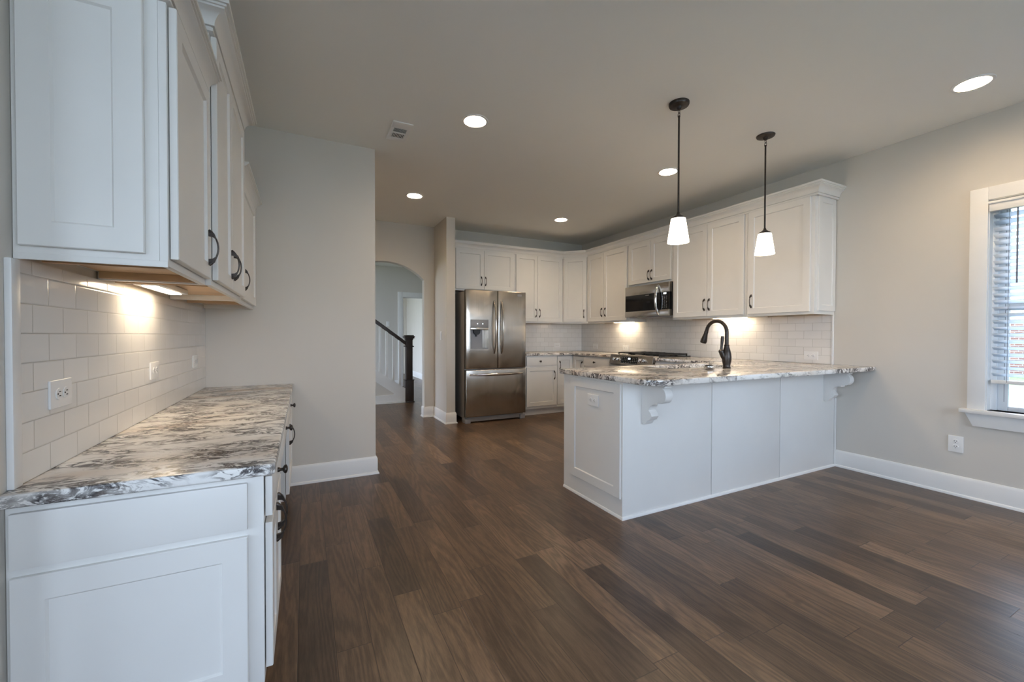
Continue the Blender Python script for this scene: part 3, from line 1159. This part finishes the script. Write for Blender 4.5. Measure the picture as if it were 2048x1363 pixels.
r = thing('base_cabinet', 'white base cabinet left of the range, drawer over a door', 'cabinet', (XBF, 4.988, 0), -90, 'kitchen base cabinets')
W = 4.988 - 4.378
base_body(r, W, 0.60, HK)
add_drawer(r, 0.012, W - 0.020, 0.738, 0.862, (0.27,))
add_door(r, 0.012, W - 0.020, 0.140, 0.715, (W - 0.06, 0.6))
r = thing('base_cabinet', 'white base cabinet between the range and the peninsula', 'cabinet', (XBF, 3.606, 0), -90, 'kitchen base cabinets')
W = 3.606 - 2.72
base_body(r, W, 0.60, HK)
add_drawer(r, 0.012, 0.46, 0.738, 0.862, (0.23,))
add_door(r, 0.012, 0.46, 0.140, 0.715, (0.42, 0.6))

slab('countertop', [(2.868, YB - 0.002), (2.868, 5.252), (3.669, 5.252), (3.669, 4.380), (XR - 0.002, 4.380), (XR - 0.002, YB - 0.002)], 0.918, 0.033, 'granite', 'granite counter turning the kitchen corner between fridge and range')

# ------------------------------------------------------------------ peninsula
PX, PY, PYB = 1.814, 2.034, 2.700
r = thing('peninsula_cabinet', 'white kitchen peninsula with panelled back and curved corbels', 'peninsula', (PX, PY, 0))
L = XR - PX - 0.001
dy = PYB - PY
b = B()
b.box(0, L, 0.012, dy, 0.0, HK)
b.obj('body', 'white', r)
for x0, x1 in ((0.0, 2.650 - PX), (2.652 - PX, 3.475 - PX), (3.477 - PX, L - 0.028)):
    B().box(x0 + 0.002, x1 - 0.002, 0.0, 0.014, 0.012, HK, 0.0015).obj('back_panel', 'white', r)
B().box(L - 0.026, L, -0.006, 0.014, 0.0, HK, 0.002).obj('scribe_strip', 'white', r)
b = B()
b.sweep([(0, 0), (0.011, 0), (0.011, 0.010), (0.006, 0.018), (0, 0.020)], [(0, dy), (0, 0.0), (L, 0.0)])
b.obj('shoe_molding', 'trim', r)
B().shaker(-0.575, -0.014, 0.130, 0.868, 0.0, 0.014, 0.062, 0.008, mtx=RZM).obj('end_panel', 'white', r)
B().box(-0.003, 0.002, 0.0, dy, 0.012, HK).obj('end_skin', 'white', r)


def corbel(x0, x1):
    # (out from the back panel, z)
    pts = [(0, 0.884), (0.195, 0.884), (0.195, 0.866), (0.188, 0.862), (0.188, 0.856)]
    for i in range(13):                       # upper belly
        a = R(80) - R(170) * i / 12
        pts.append((0.158 + 0.042 * math.cos(a), 0.806 + 0.048 * math.sin(a)))
    pts += [(0.135, 0.757), (0.135, 0.744), (0.118, 0.744)]
    for i in range(1, 9):                     # lower cove
        a = R(90) + R(75) * i / 8
        pts.append((0.118 + 0.060 * math.cos(a), 0.684 + 0.060 * math.sin(a)))
    pts += [(0.078, 0.682), (0.086, 0.664), (0.070, 0.640), (0.045, 0.630), (0.040, 0.618), (0.026, 0.604), (0.010, 0.602), (0, 0.612)]
    poly = [(-o, z) for o, z in pts]
    b = B()
    b.prism(poly, 0, x0, x1, 0.0015)
    return b


for x0 in (1.972, 4.112):
    corbel(x0 - PX, x0 - PX + 0.062).obj('corbel', 'white', r)

# its granite top: L-shaped, rounded outer corner, cut out for the sink
ZP = 0.920
X0, Y0 = 1.783, 1.757


def rr(cx, cy, rad, a0, a1, n):
    return [(cx + rad * math.cos(R(a0 + (a1 - a0) * i / n)), cy + rad * math.sin(R(a0 + (a1 - a0) * i / n))) for i in range(n + 1)]


outer = rr(X0 + 0.11, Y0 + 0.11, 0.11, 180, 270, 12) + [(XR - 0.002, Y0 - 0.012)] + [(XR - 0.002, 3.604), (3.669, 3.604), (3.669, 2.745)] + rr(X0 + 0.03, 2.715, 0.03, 90, 180, 4)
SX0, SX1, SY0, SY1 = 2.58, 3.35, 2.295, 2.655
hole = rr(SX0 + 0.07, SY0 + 0.07, 0.07, 270, 180, 6) + rr(SX0 + 0.07, SY1 - 0.07, 0.07, 180, 90, 6) + rr(SX1 - 0.07, SY1 - 0.07, 0.07, 90, 0, 6) + rr(SX1 - 0.07, SY0 + 0.07, 0.07, 0, -90, 6)


def slab_hole(outer, hole, z0, z1, bev):
    t = bmesh.new()
    vo = [t.verts.new((p[0], p[1], z1)) for p in outer]
    vh = [t.verts.new((p[0], p[1], z1)) for p in hole]
    eo = [t.edges.new((vo[i], vo[(i + 1) % len(vo)])) for i in range(len(vo))]
    eh = [t.edges.new((vh[i], vh[(i + 1) % len(vh)])) for i in range(len(vh))]
    bmesh.ops.triangle_fill(t, use_beauty=True, use_dissolve=False, edges=eo + eh)
    top = list(t.faces)
    ret = bmesh.ops.extrude_face_region(t, geom=top)
    nv = [g for g in ret['geom'] if isinstance(g, bmesh.types.BMVert)]
    bmesh.ops.translate(t, verts=nv, vec=(0, 0, z0 - z1))
    bmesh.ops.recalc_face_normals(t, faces=t.faces)
    rim = [e for e in t.edges if len(e.link_faces) == 2 and abs(e.verts[0].co.z - e.verts[1].co.z) < 1e-6 and abs(e.link_faces[0].normal.z - e.link_faces[1].normal.z) > 0.5]
    bmesh.ops.bevel(t, geom=rim, offset=bev, segments=3, profile=0.5, affect='EDGES')
    return t


b = B()
b._merge(slab_hole(outer, hole, ZP - 0.036, ZP, 0.006))
tag(b.obj('countertop', 'granite_p'), 'granite peninsula top with a rounded corner, holding the sink and faucet', 'countertop')

# sink
r = thing('kitchen_sink', 'stainless undermount sink set into the peninsula top', 'sink', (2.965, 2.475, 0.66))
b = B()
hx, hy = (SX1 - SX0) / 2 + 0.006, (SY1 - SY0) / 2 + 0.006
b.box(-hx, hx, -hy, hy, 0.0, 0.008)
b.box(-hx, hx, -hy - 0.004, -hy, 0.0, 0.223)
b.box(-hx, hx, hy, hy + 0.004, 0.0, 0.223)
b.box(-hx - 0.004, -hx, -hy, hy, 0.0, 0.223)
b.box(hx, hx + 0.004, -hy, hy, 0.0, 0.223)
b.obj('bowl', 'steel_h', r)
B().lathe([(0.045, 0.008), (0.045, 0.011), (0.03, 0.010), (0, 0.009)], (0, 0, 0)).obj('drain', 'chrome', r)

# faucet
FX, FY = 3.045, 2.205
r = thing('kitchen_faucet', 'dark bronze gooseneck pull-down faucet behind the sink', 'faucet', (FX, FY, ZP))
B().lathe([(0.030, 0.0), (0.031, 0.004), (0.027, 0.012), (0.029, 0.03), (0.034, 0.055), (0.036, 0.085), (0.033, 0.115), (0.026, 0.145), (0.020, 0.165), (0.0185, 0.178), (0.020, 0.182), (0.018, 0.188), (0.0, 0.190)], (0, 0, 0)).obj('base', 'bronze', r)
pts = []
for i in range(6):
    pts.append((0, 0, 0.18 + 0.105 * i / 5))
for i in range(1, 15):
    a = PI * i / 14 * 0.93
    pts.append((0.004 * i / 14, 0.096 - 0.096 * math.cos(a), 0.285 + 0.096 * math.sin(a)))
last = Vector(pts[-1])
prev = Vector(pts[-2])
dirv = (last - prev).normalized()
sp0 = B().tube(pts, 0.0145, 16).obj('spout', 'bronze', r)
hp = [last + dirv * k for k in (0.0, 0.012, 0.016, 0.03, 0.06, 0.088, 0.104, 0.112)]
B().tube(hp, [0.0145, 0.016, 0.0165, 0.016, 0.021, 0.026, 0.0265, 0.024], 18).obj('spray_head', 'bronze', r)
# lever: a stout side body with an upright handle
b = B()
b.tube([(-0.005, 0.0, 0.045), (-0.022, 0.012, 0.09), (-0.036, 0.02, 0.125)], [0.018, 0.021, 0.020], 14)
b.lathe([(0.0, 0.117), (0.015, 0.119), (0.021, 0.128), (0.020, 0.140), (0.010, 0.150), (0.0, 0.152)], (-0.038, 0.021, 0))
b.tube([(-0.038, 0.021, 0.14), (-0.034, 0.020, 0.19), (-0.030, 0.018, 0.235), (-0.029, 0.017, 0.256)], [0.0095, 0.0095, 0.0125, 0.0105], 12)
b.obj('lever', 'bronze', r)

# small chrome strainer next to it
r = thing('sink_strainer', 'small round chrome sink strainer left of the bronze faucet', 'strainer', (2.80, 2.175, ZP))
B().lathe([(0.022, 0.0), (0.034, 0.004), (0.040, 0.014), (0.040, 0.020), (0.043, 0.022), (0.043, 0.026), (0.034, 0.027), (0.030, 0.018), (0.0, 0.018)], (0, 0, 0)).obj('basket', 'chrome', r)
B().lathe([(0.029, 0.020), (0.030, 0.030), (0.018, 0.034), (0.0, 0.035)], (0, 0, 0)).obj('rubber_stopper', 'black', r)
B().tube([(0, 0, 0.03), (0, 0, 0.075)], 0.0022, 8).obj('lift_pin', 'chrome', r)

# ------------------------------------------------------------------ refrigerator
FRX0, FRX1, FRY = 1.913, 2.815, 5.172
r = thing('refrigerator', 'stainless french-door refrigerator with ice dispenser and bottom freezer', 'refrigerator', (FRX0, FRY, 0))
FW = FRX1 - FRX0
B().box(0.004, FW - 0.004, 0.075, 0.70, 0.06, 1.775, 0.004).obj('case', 'case', r)
b = B()
b.box(0.03, FW - 0.03, 0.05, 0.10, 0.015, 0.075, 0.002)
for i in range(5):
    b.box(0.06, FW - 0.06, 0.045, 0.05, 0.02 + i * 0.011, 0.025 + i * 0.011)
b.obj('toe_grille', 'case', r)
for x0 in (0.0, FW - 0.075):
    B().box(x0, x0 + 0.075, 0.02, 0.16, 0.0, 0.06, 0.004).obj('foot', 'grey', r)
sp_x = 2.378 - FRX0
DT, DM = 1.792, 0.722


def fridge_door(x0, x1, z0, z1, hole=None):
    t = bmesh.new()
    yf, yb = 0.0, 0.066
    bow = 0.006
    if hole:
        hx0, hx1, hz0, hz1, dep = hole
        xs = [x0, hx0, hx1, x1]
        zs = [z0, hz0, hz1, z1]
    else:
        xs = [x0 + (x1 - x0) * i / 6 for i in range(7)]
        zs = [z0, z1]
    g = [[t.verts.new((x, yf, z)) for z in zs] for x in xs]
    for i in range(len(xs) - 1):
        for j in range(len(zs) - 1):
            if hole and i == 1 and j == 1:
                continue
            t.faces.new((g[i][j], g[i + 1][j], g[i + 1][j + 1], g[i][j + 1]))
    rim = [g[i][0] for i in range(len(xs))] + [g[-1][j] for j in range(1, len(zs))] + [g[i][-1] for i in range(len(xs) - 2, -1, -1)] + [g[0][j] for j in range(len(zs) - 2, 0, -1)]
    bk = [t.verts.new((v.co.x, yb, v.co.z)) for v in rim]
    n = len(rim)
    for i in range(n):
        t.faces.new((rim[i], bk[i], bk[(i + 1) % n], rim[(i + 1) % n]))
    t.faces.new(bk)
    if hole:
        q = [g[1][1], g[2][1], g[2][2], g[1][2]]
        qb = [t.verts.new((v.co.x, dep, v.co.z)) for v in q]
        for i in range(4):
            t.faces.new((q[i], q[(i + 1) % 4], qb[(i + 1) % 4], qb[i]))
        t.faces.new(qb)
    bmesh.ops.recalc_face_normals(t, faces=t.faces)
    es = [e for e in t.edges if all(v in rim for v in e.verts) and len(e.link_faces) == 2 and abs(e.link_faces[0].normal.dot(e.link_faces[1].normal)) < 0.5]
    vs = [e for e in t.edges if e not in es and abs(e.verts[0].co.z - e.verts[1].co.z) < 1e-7 and False]
    bmesh.ops.bevel(t, geom=es, offset=0.009, segments=3, profile=0.5, affect='EDGES')
    b = B()
    b._merge(t)
    return b


dx0, dx1, dz0, dz1 = 1.976 - FRX0, 2.237 - FRX0, 0.998, 1.392
ld = fridge_door(0, sp_x - 0.003, DM + 0.008, DT, (dx0, dx1, dz0, dz1, 0.055)).obj('door', 'steel', r)
rd = fridge_door(sp_x + 0.003, FW, DM + 0.008, DT).obj('door', 'steel', r)
fz = fridge_door(0, FW, 0.085, DM - 0.006).obj('freezer_drawer', 'steel', r)
# dispenser
dp = B().box(dx0 + 0.002, dx1 - 0.002, -0.004, 0.03, 1.285, dz1 - 0.001, 0.003).obj('dispenser_panel', 'silver', r)
b = B()
for x in (dx0 + 0.10, dx0 + 0.175):
    b.box(x - 0.006, x + 0.006, -0.0055, -0.004, 1.332, 1.342)
b.obj('indicator', 'glow', dp)
B().box(dx0 + 0.002, dx1 - 0.002, -0.008, 0.04, 1.255, 1.285, 0.004).obj('dispenser_lip', 'handle_steel', dp)
b = B()
b.prism([(dx0 + 0.05, 1.256), (dx1 - 0.11, 1.256), (dx1 - 0.115, 1.215), (dx1 - 0.14, 1.190), (dx0 + 0.08, 1.190), (dx0 + 0.055, 1.215)], 1, 0.012, 0.05)
b.box(dx0 + 0.085, dx0 + 0.105, 0.02, 0.04, 1.165, 1.192)
b.obj('nozzle', 'black', dp)
b = B()
b.box(dx0 + 0.003, dx0 + 0.045, 0.040, 0.054, dz0 + 0.002, 1.256)
b.box(dx0 + 0.045, dx1 - 0.07, 0.046, 0.054, dz0 + 0.002, 1.256)
b.box(dx0 + 0.003, dx1 - 0.003, 0.0, 0.054, dz0 + 0.0005, dz0 + 0.012)
b.obj('drip_well', 'silver', dp)


def bow_handle(p0, p1, out, rad, flat):
    """bar from p0 to p1 (x,z) standing off the door and curving outward"""
    pts, rr_ = [], []
    n = 24
    for i in range(n + 1):
        t = i / n
        s = math.sin(PI * t)
        pts.append((p0[0] + (p1[0] - p0[0]) * t, -out * (s ** 0.55) + 0.004, p0[1] + (p1[1] - p0[1]) * t))
        rr_.append(rad * (0.75 + 0.25 * s))
    return B().tube(pts, rr_, 14, flat)


for door, xh in ((ld, 2.322 - FRX0), (rd, 2.432 - FRX0)):
    bow_handle((xh, 0.935), (xh, 1.650), 0.066, 0.019, 0.75).obj('handle', 'handle_steel', door)
bow_handle((0.055, 0.652), (FW - 0.055, 0.652), 0.062, 0.018, 0.9).obj('handle', 'handle_steel', fz)
bd = B().box(2.680 - FRX0, 2.752 - FRX0, -0.002, 0.001, 1.728, 1.758, 0.001).obj('badge', 'silver', rd)
b = B()
for i in range(9):
    b.box(2.686 - FRX0 + i * 0.007, 2.690 - FRX0 + i * 0.007, -0.0028, -0.002, 1.738, 1.748)
b.obj('badge_lettering', 'case', bd)

# ------------------------------------------------------------------ range
RX = 3.652
r = thing('kitchen_range', 'slide-in stainless gas range with black grates and front controls', 'range', (RX, 4.372, 0), -90)
RW = 0.760
B().box(0.002, RW - 0.002, 0.03, 0.655, 0.02, 0.905).obj('body', 'case', r)
b = B()
b.prism([(0.0, 0.808), (0.030, 0.932), (0.12, 0.936), (0.12, 0.808)], 0, -0.001, RW + 0.001, 0.003)
cp = b.obj('control_panel', 'steel_h', r)
sl = math.atan2(0.030, 0.124)


def on_slope(x, s, d):
    """point on the sloped control face: x across, s up the slope (0..1), d out of it"""
    return Vector((x, 0.030 * s - d * math.cos(sl), 0.808 + 0.124 * s + d * math.sin(sl)))


SM = Matrix.Rotation(-sl, 4, 'X')
b = B()
b.box(0.222, 0.512, -0.0015, 0.0005, -0.042, 0.042, mtx=Matrix.Translation(on_slope(0, 0.5, 0)) @ SM)
dsp = b.obj('display', 'bglass', cp)
b = B()
b.box(0.345, 0.385, -0.0025, -0.0015, 0.008, 0.028, mtx=Matrix.Translation(on_slope(0, 0.5, 0)) @ SM)
b.obj('clock_digits', 'glow', dsp)
b = B()
for i in range(9):
    for j in range(4):
        x = 0.240 + i * 0.031
        if 0.33 < x < 0.40 and j > 1:
            continue
        b.box(x, x + 0.010, -0.0022, -0.0015, -0.034 + j * 0.020, -0.030 + j * 0.020, mtx=Matrix.Translation(on_slope(0, 0.5, 0)) @ SM)
b.obj('key_marks', 'mark', dsp)
for kx in (0.105, 0.175, 0.572, 0.642):
    b = B()
    mt = Matrix.Translation(on_slope(kx, 0.52, 0)) @ SM
    b.lathe([(0.027, 0.0), (0.027, -0.006), (0.022, -0.008), (0.021, -0.030), (0.018, -0.034), (0, -0.034)], (0, 0, 0), 'Y', 24, mtx=mt)
    b.box(-0.004, 0.004, -0.042, -0.030, -0.02, 0.02, 0.001, mtx=mt)
    b.obj('control_knob', 'chrome', cp)
dr = B().box(0.004, RW - 0.004, 0.0, 0.032, 0.235, 0.800, 0.004).obj('oven_door', 'steel_h', r)
B().box(0.11, RW - 0.11, -0.001, 0.002, 0.36, 0.66).obj('oven_window', 'bglass', dr)
bow_handle((0.05, 0.745), (RW - 0.05, 0.745), 0.05, 0.013, 1.0).obj('handle', 'handle_steel', dr)
B().box(0.004, RW - 0.004, 0.004, 0.032, 0.065, 0.225, 0.004).obj('storage_drawer', 'steel_h', r)
B().box(-0.004, RW + 0.004, 0.115, 0.652, 0.905, 0.932, 0.003).obj('cooktop', 'bglass', r)
for k in range(3):
    x0 = 0.02 + k * 0.245
    b = B()
    for q in (0, 0.10, 0.21):
        b.box(x0 + q, x0 + q + 0.012, 0.14, 0.63, 0.944, 0.960, 0.002)
    for q in (0.14, 0.255, 0.385, 0.50, 0.618):
        b.box(x0, x0 + 0.222, q, q + 0.012, 0.944, 0.958, 0.002)
    for qx in (0, 0.21):
        for qy in (0.14, 0.618):
            b.box(x0 + qx, x0 + qx + 0.012, qy, qy + 0.012, 0.930, 0.946)
    b.obj('grate', 'iron', r)
for bx_, by_ in ((0.135, 0.27), (0.135, 0.51), (0.38, 0.39), (0.625, 0.27), (0.625, 0.51)):
    B().lathe([(0.045, 0.930), (0.045, 0.938), (0.034, 0.940), (0.034, 0.944), (0, 0.945)], (bx_, by_, 0)).obj('burner', 'iron', r)

# ------------------------------------------------------------------ microwave
MX, MZ = 3.925, 1.426
r = thing('microwave', 'stainless over-the-range microwave with black glass door', 'microwave', (MX, 4.370, MZ), -90)
MW, MH = 0.757, 0.406
B().box(0.004, MW - 0.004, 0.052, XR - MX - 0.012, 0.004, MH, 0.002).obj('case', 'black', r)
b = B()
b.box(0, MW, 0, 0.05, MH - 0.118, MH, 0.003)
b.box(0, MW, 0, 0.05, 0, 0.076, 0.003)
dr = b.obj('door', 'steel_h', r)
B().box(0.001, 0.632, 0.003, 0.05, 0.076, MH - 0.118).obj('door_glass', 'bglass', dr)
b = B()
for i in range(8):
    b.box(0.372 + i * 0.008, 0.377 + i * 0.008, 0.0022, 0.003, 0.268, 0.275)
b.obj('lettering', 'mark', dr)
cpm = B().box(0.634, MW - 0.001, 0.003, 0.05, 0.076, MH - 0.118).obj('control_panel', 'bglass', r)
B().box(0.672, 0.716, 0.0018, 0.003, 0.262, 0.281).obj('clock_digits', 'glow', cpm)
b = B()
for j in range(9):
    for i in range(3):
        zz = 0.100 + j * 0.0165
        b.box(0.655 + i * 0.029, 0.655 + i * 0.029 + 0.011 - 0.004 * ((i + j) % 2), 0.0022, 0.003, zz, zz + 0.005)
b.obj('key_marks', 'mark', cpm)
pts = []
rad_ = []
for i in range(25):
    t_ = i / 24
    s_ = math.sin(PI * t_)
    pts.append((0.593, -0.052 * s_ ** 0.6 + 0.004, 0.020 + (MH - 0.045) * t_))
    rad_.append(0.014 + 0.003 * s_)
B().tube(pts, rad_, 14, 1.0).obj('handle', 'chrome', dr)
b = B()
b.box(0.02, MW - 0.02, 0.06, 0.36, -0.006, 0.004)
b.obj('vent_base', 'silver', r)

# ------------------------------------------------------------------ ceiling: recessed lamps, pendants, vent
r0 = thing('recessed_light', 'round lit recessed ceiling light nearest the stub wall and vent', 'ceiling light', (1.127, 2.856, HC), 0, 'recessed ceiling lights')
B().lathe([(0.078, -0.004), (0.082, -0.006), (0.096, -0.004), (0.098, 0.0)], (0, 0, 0), 'Z', 40).obj('trim_ring', 'plate', r0)
B().lathe([(0.0, -0.0062), (0.079, -0.0062), (0.079, -0.001), (0.0, -0.001)], (0, 0, 0), 'Z', 40).obj('lens', 'bulb', r0)
for lb, x, y in (('round lit recessed ceiling light in front of the hall arch', 1.115, 4.676), ('round lit recessed ceiling light farthest back, nearest the corner cabinets', 3.12, 4.74),
                 ('round lit recessed ceiling light beside the left pendant rod', 3.124, 2.894), ('round lit recessed ceiling light nearest the window', 3.727, 1.035),
                 ('added recessed ceiling light in the hall, unseen behind the stub wall', -0.1, 4.70)):  # last lamp is unseen, added to brighten the wall around the arch
    dup(r0, lb, (x, y, HC), 0)

p0 = thing('pendant_light', 'bronze rod pendant with a lit white glass shade, left of the pair', 'pendant light', (2.274, 2.015, 1.812), 0, 'pendants over the peninsula')
hc = HC - 1.812
B().lathe([(0.066, hc), (0.066, hc - 0.012), (0.062, hc - 0.020), (0.020, hc - 0.026), (0.014, hc - 0.040), (0.008, hc - 0.046), (0, hc - 0.046)], (0, 0, 0), 'Z', 36).obj('canopy', 'bronze', p0)
b = B()
for k, zc in enumerate((hc - 0.056, hc - 0.078)):
    ring = []
    for i in range(16):
        a = 2 * PI * i / 16
        e = 0.0085 * math.cos(a)
        ring.append((e if k == 0 else 0, 0 if k == 0 else e, zc + 0.014 * math.sin(a)))
    b.tube(ring, 0.0019, 8, closed=True)
b.obj('chain_link', 'bronze', p0)
B().lathe([(0.0, 0.19), (0.0062, 0.19), (0.0062, hc - 0.092), (0.0085, hc - 0.092), (0.0085, hc - 0.086), (0, hc - 0.084)], (0, 0, 0), 'Z', 16).obj('rod', 'bronze', p0)
B().lathe([(0.0, 0.208), (0.008, 0.206), (0.012, 0.192), (0.026, 0.180), (0.042, 0.170), (0.047, 0.164), (0.047, 0.160), (0.0, 0.160)], (0, 0, 0), 'Z', 32).obj('shade_cap', 'bronze', p0)
B().lathe([(0.046, 0.164), (0.0700, 0.002), (0.0700, 0.0), (0.0665, 0.0), (0.0430, 0.162)], (0, 0, 0), 'Z', 40).obj('lamp_shade', 'shade', p0)
dup(p0, 'bronze rod pendant with a lit white glass shade, nearest the right wall', (3.248, 2.032, 1.822), 0)

r = thing('air_vent', 'white ceiling air register with dark louvre slots', 'vent', (0.662, 3.265, HC))
b = B()
b.box(-0.073, 0.073, -0.154, -0.060, -0.007, 0.0, 0.002)
b.box(-0.073, 0.073, 0.100, 0.154, -0.007, 0.0, 0.002)
b.box(-0.073, -0.048, -0.062, 0.102, -0.007, 0.0, 0.002)
b.box(0.048, 0.073, -0.062, 0.102, -0.007, 0.0, 0.002)
b.box(-0.050, 0.050, 0.012, 0.026, -0.007, 0.0, 0.001)
b.obj('frame', 'plate', r)
B().box(-0.05, 0.05, -0.062, 0.102, -0.002, -0.0005).obj('duct_opening', 'dark', r)
b = B()
for i in range(6):
    m = Matrix.Translation((0, -0.052 + i * 0.0115, -0.004)) @ Matrix.Rotation(R(35), 4, 'X')
    b.box(-0.048, 0.048, -0.0035, 0.0035, -0.0007, 0.0007, mtx=m)
for i in range(9):
    m = Matrix.Translation((-0.044 + i * 0.011, 0.063, -0.004)) @ Matrix.Rotation(R(35), 4, 'Y')
    b.box(-0.0027, 0.0027, -0.037, 0.037, -0.0007, 0.0007, mtx=m)
b.obj('louvres', 'plate', r)

# ------------------------------------------------------------------ stair in the hall
NX, NY = 1.655, 7.385
r = thing('stair_railing', 'dark stair handrail and newel with white balusters on a white stringer, through the arch', 'staircase', (NX, NY, 0))
b = B()


def sq(w, z0, z1, bev=0.002):
    b.box(-w / 2, w / 2, -w / 2, w / 2, z0, z1, bev)


sq(0.145, 0.018, 0.385)
sq(0.160, 0.385, 0.400)
sq(0.112, 0.400, 1.120)
sq(0.150, 0.975, 0.990)
sq(0.130, 0.990, 1.000)
sq(0.130, 1.100, 1.125)
sq(0.165, 1.125, 1.150, 0.006)
sq(0.180, 1.150, 1.168, 0.005)
sq(0.150, 1.168, 1.185, 0.007)
b.obj('newel_post', 'stain', r)
sl_ = 0.74
xl0, xl1 = -0.055, -2.0


def rail_z(x):
    return 1.040 - (x + 0.055) * sl_


b = B()
b.prism([(xl0, rail_z(xl0) - 0.035), (xl0, rail_z(xl0) + 0.035), (xl1, rail_z(xl1) + 0.035), (xl1, rail_z(xl1) - 0.035)], 1, -0.03, 0.03, 0.008)
b.obj('handrail', 'stain', r)


def string_z(x):
    return 0.235 - (x + 0.07) * 0.70


b = B()
b.prism([(-0.070, 0.02), (-0.070, string_z(-0.07)), (xl1, string_z(xl1)), (xl1, string_z(xl1) - 0.19), (-0.26, 0.165), (-0.26, 0.145), (xl1, 0.145), (xl1, 0.02)], 1, -0.045, -0.02)
b.box(-2.0, 0.085, -0.085, -0.045, 0.0, 0.018, 0.002)
b.box(-0.08, 0.085, -0.085, 0.085, 0.0, 0.018, 0.002)
b.prism([(-0.070, string_z(-0.07)), (-0.070, string_z(-0.07) + 0.012), (xl1, string_z(xl1) + 0.012), (xl1, string_z(xl1))], 1, -0.055, 0.03)
b.obj('stringer', 'trim', r)
B().prism([(-0.10, 0.02), (-0.10, 0.2), (xl1, string_z(xl1) - 0.05), (xl1, 0.02)], 1, -0.02, 0.02).obj('wall_panel', 'wall', r)
for i in range(16):
    x = -0.155 - i * 0.112
    b = B()
    b.box(x - 0.017, x + 0.017, -0.017, 0.017, string_z(x) + 0.0, rail_z(x) - 0.02)
    b.obj('baluster', 'trim', r)
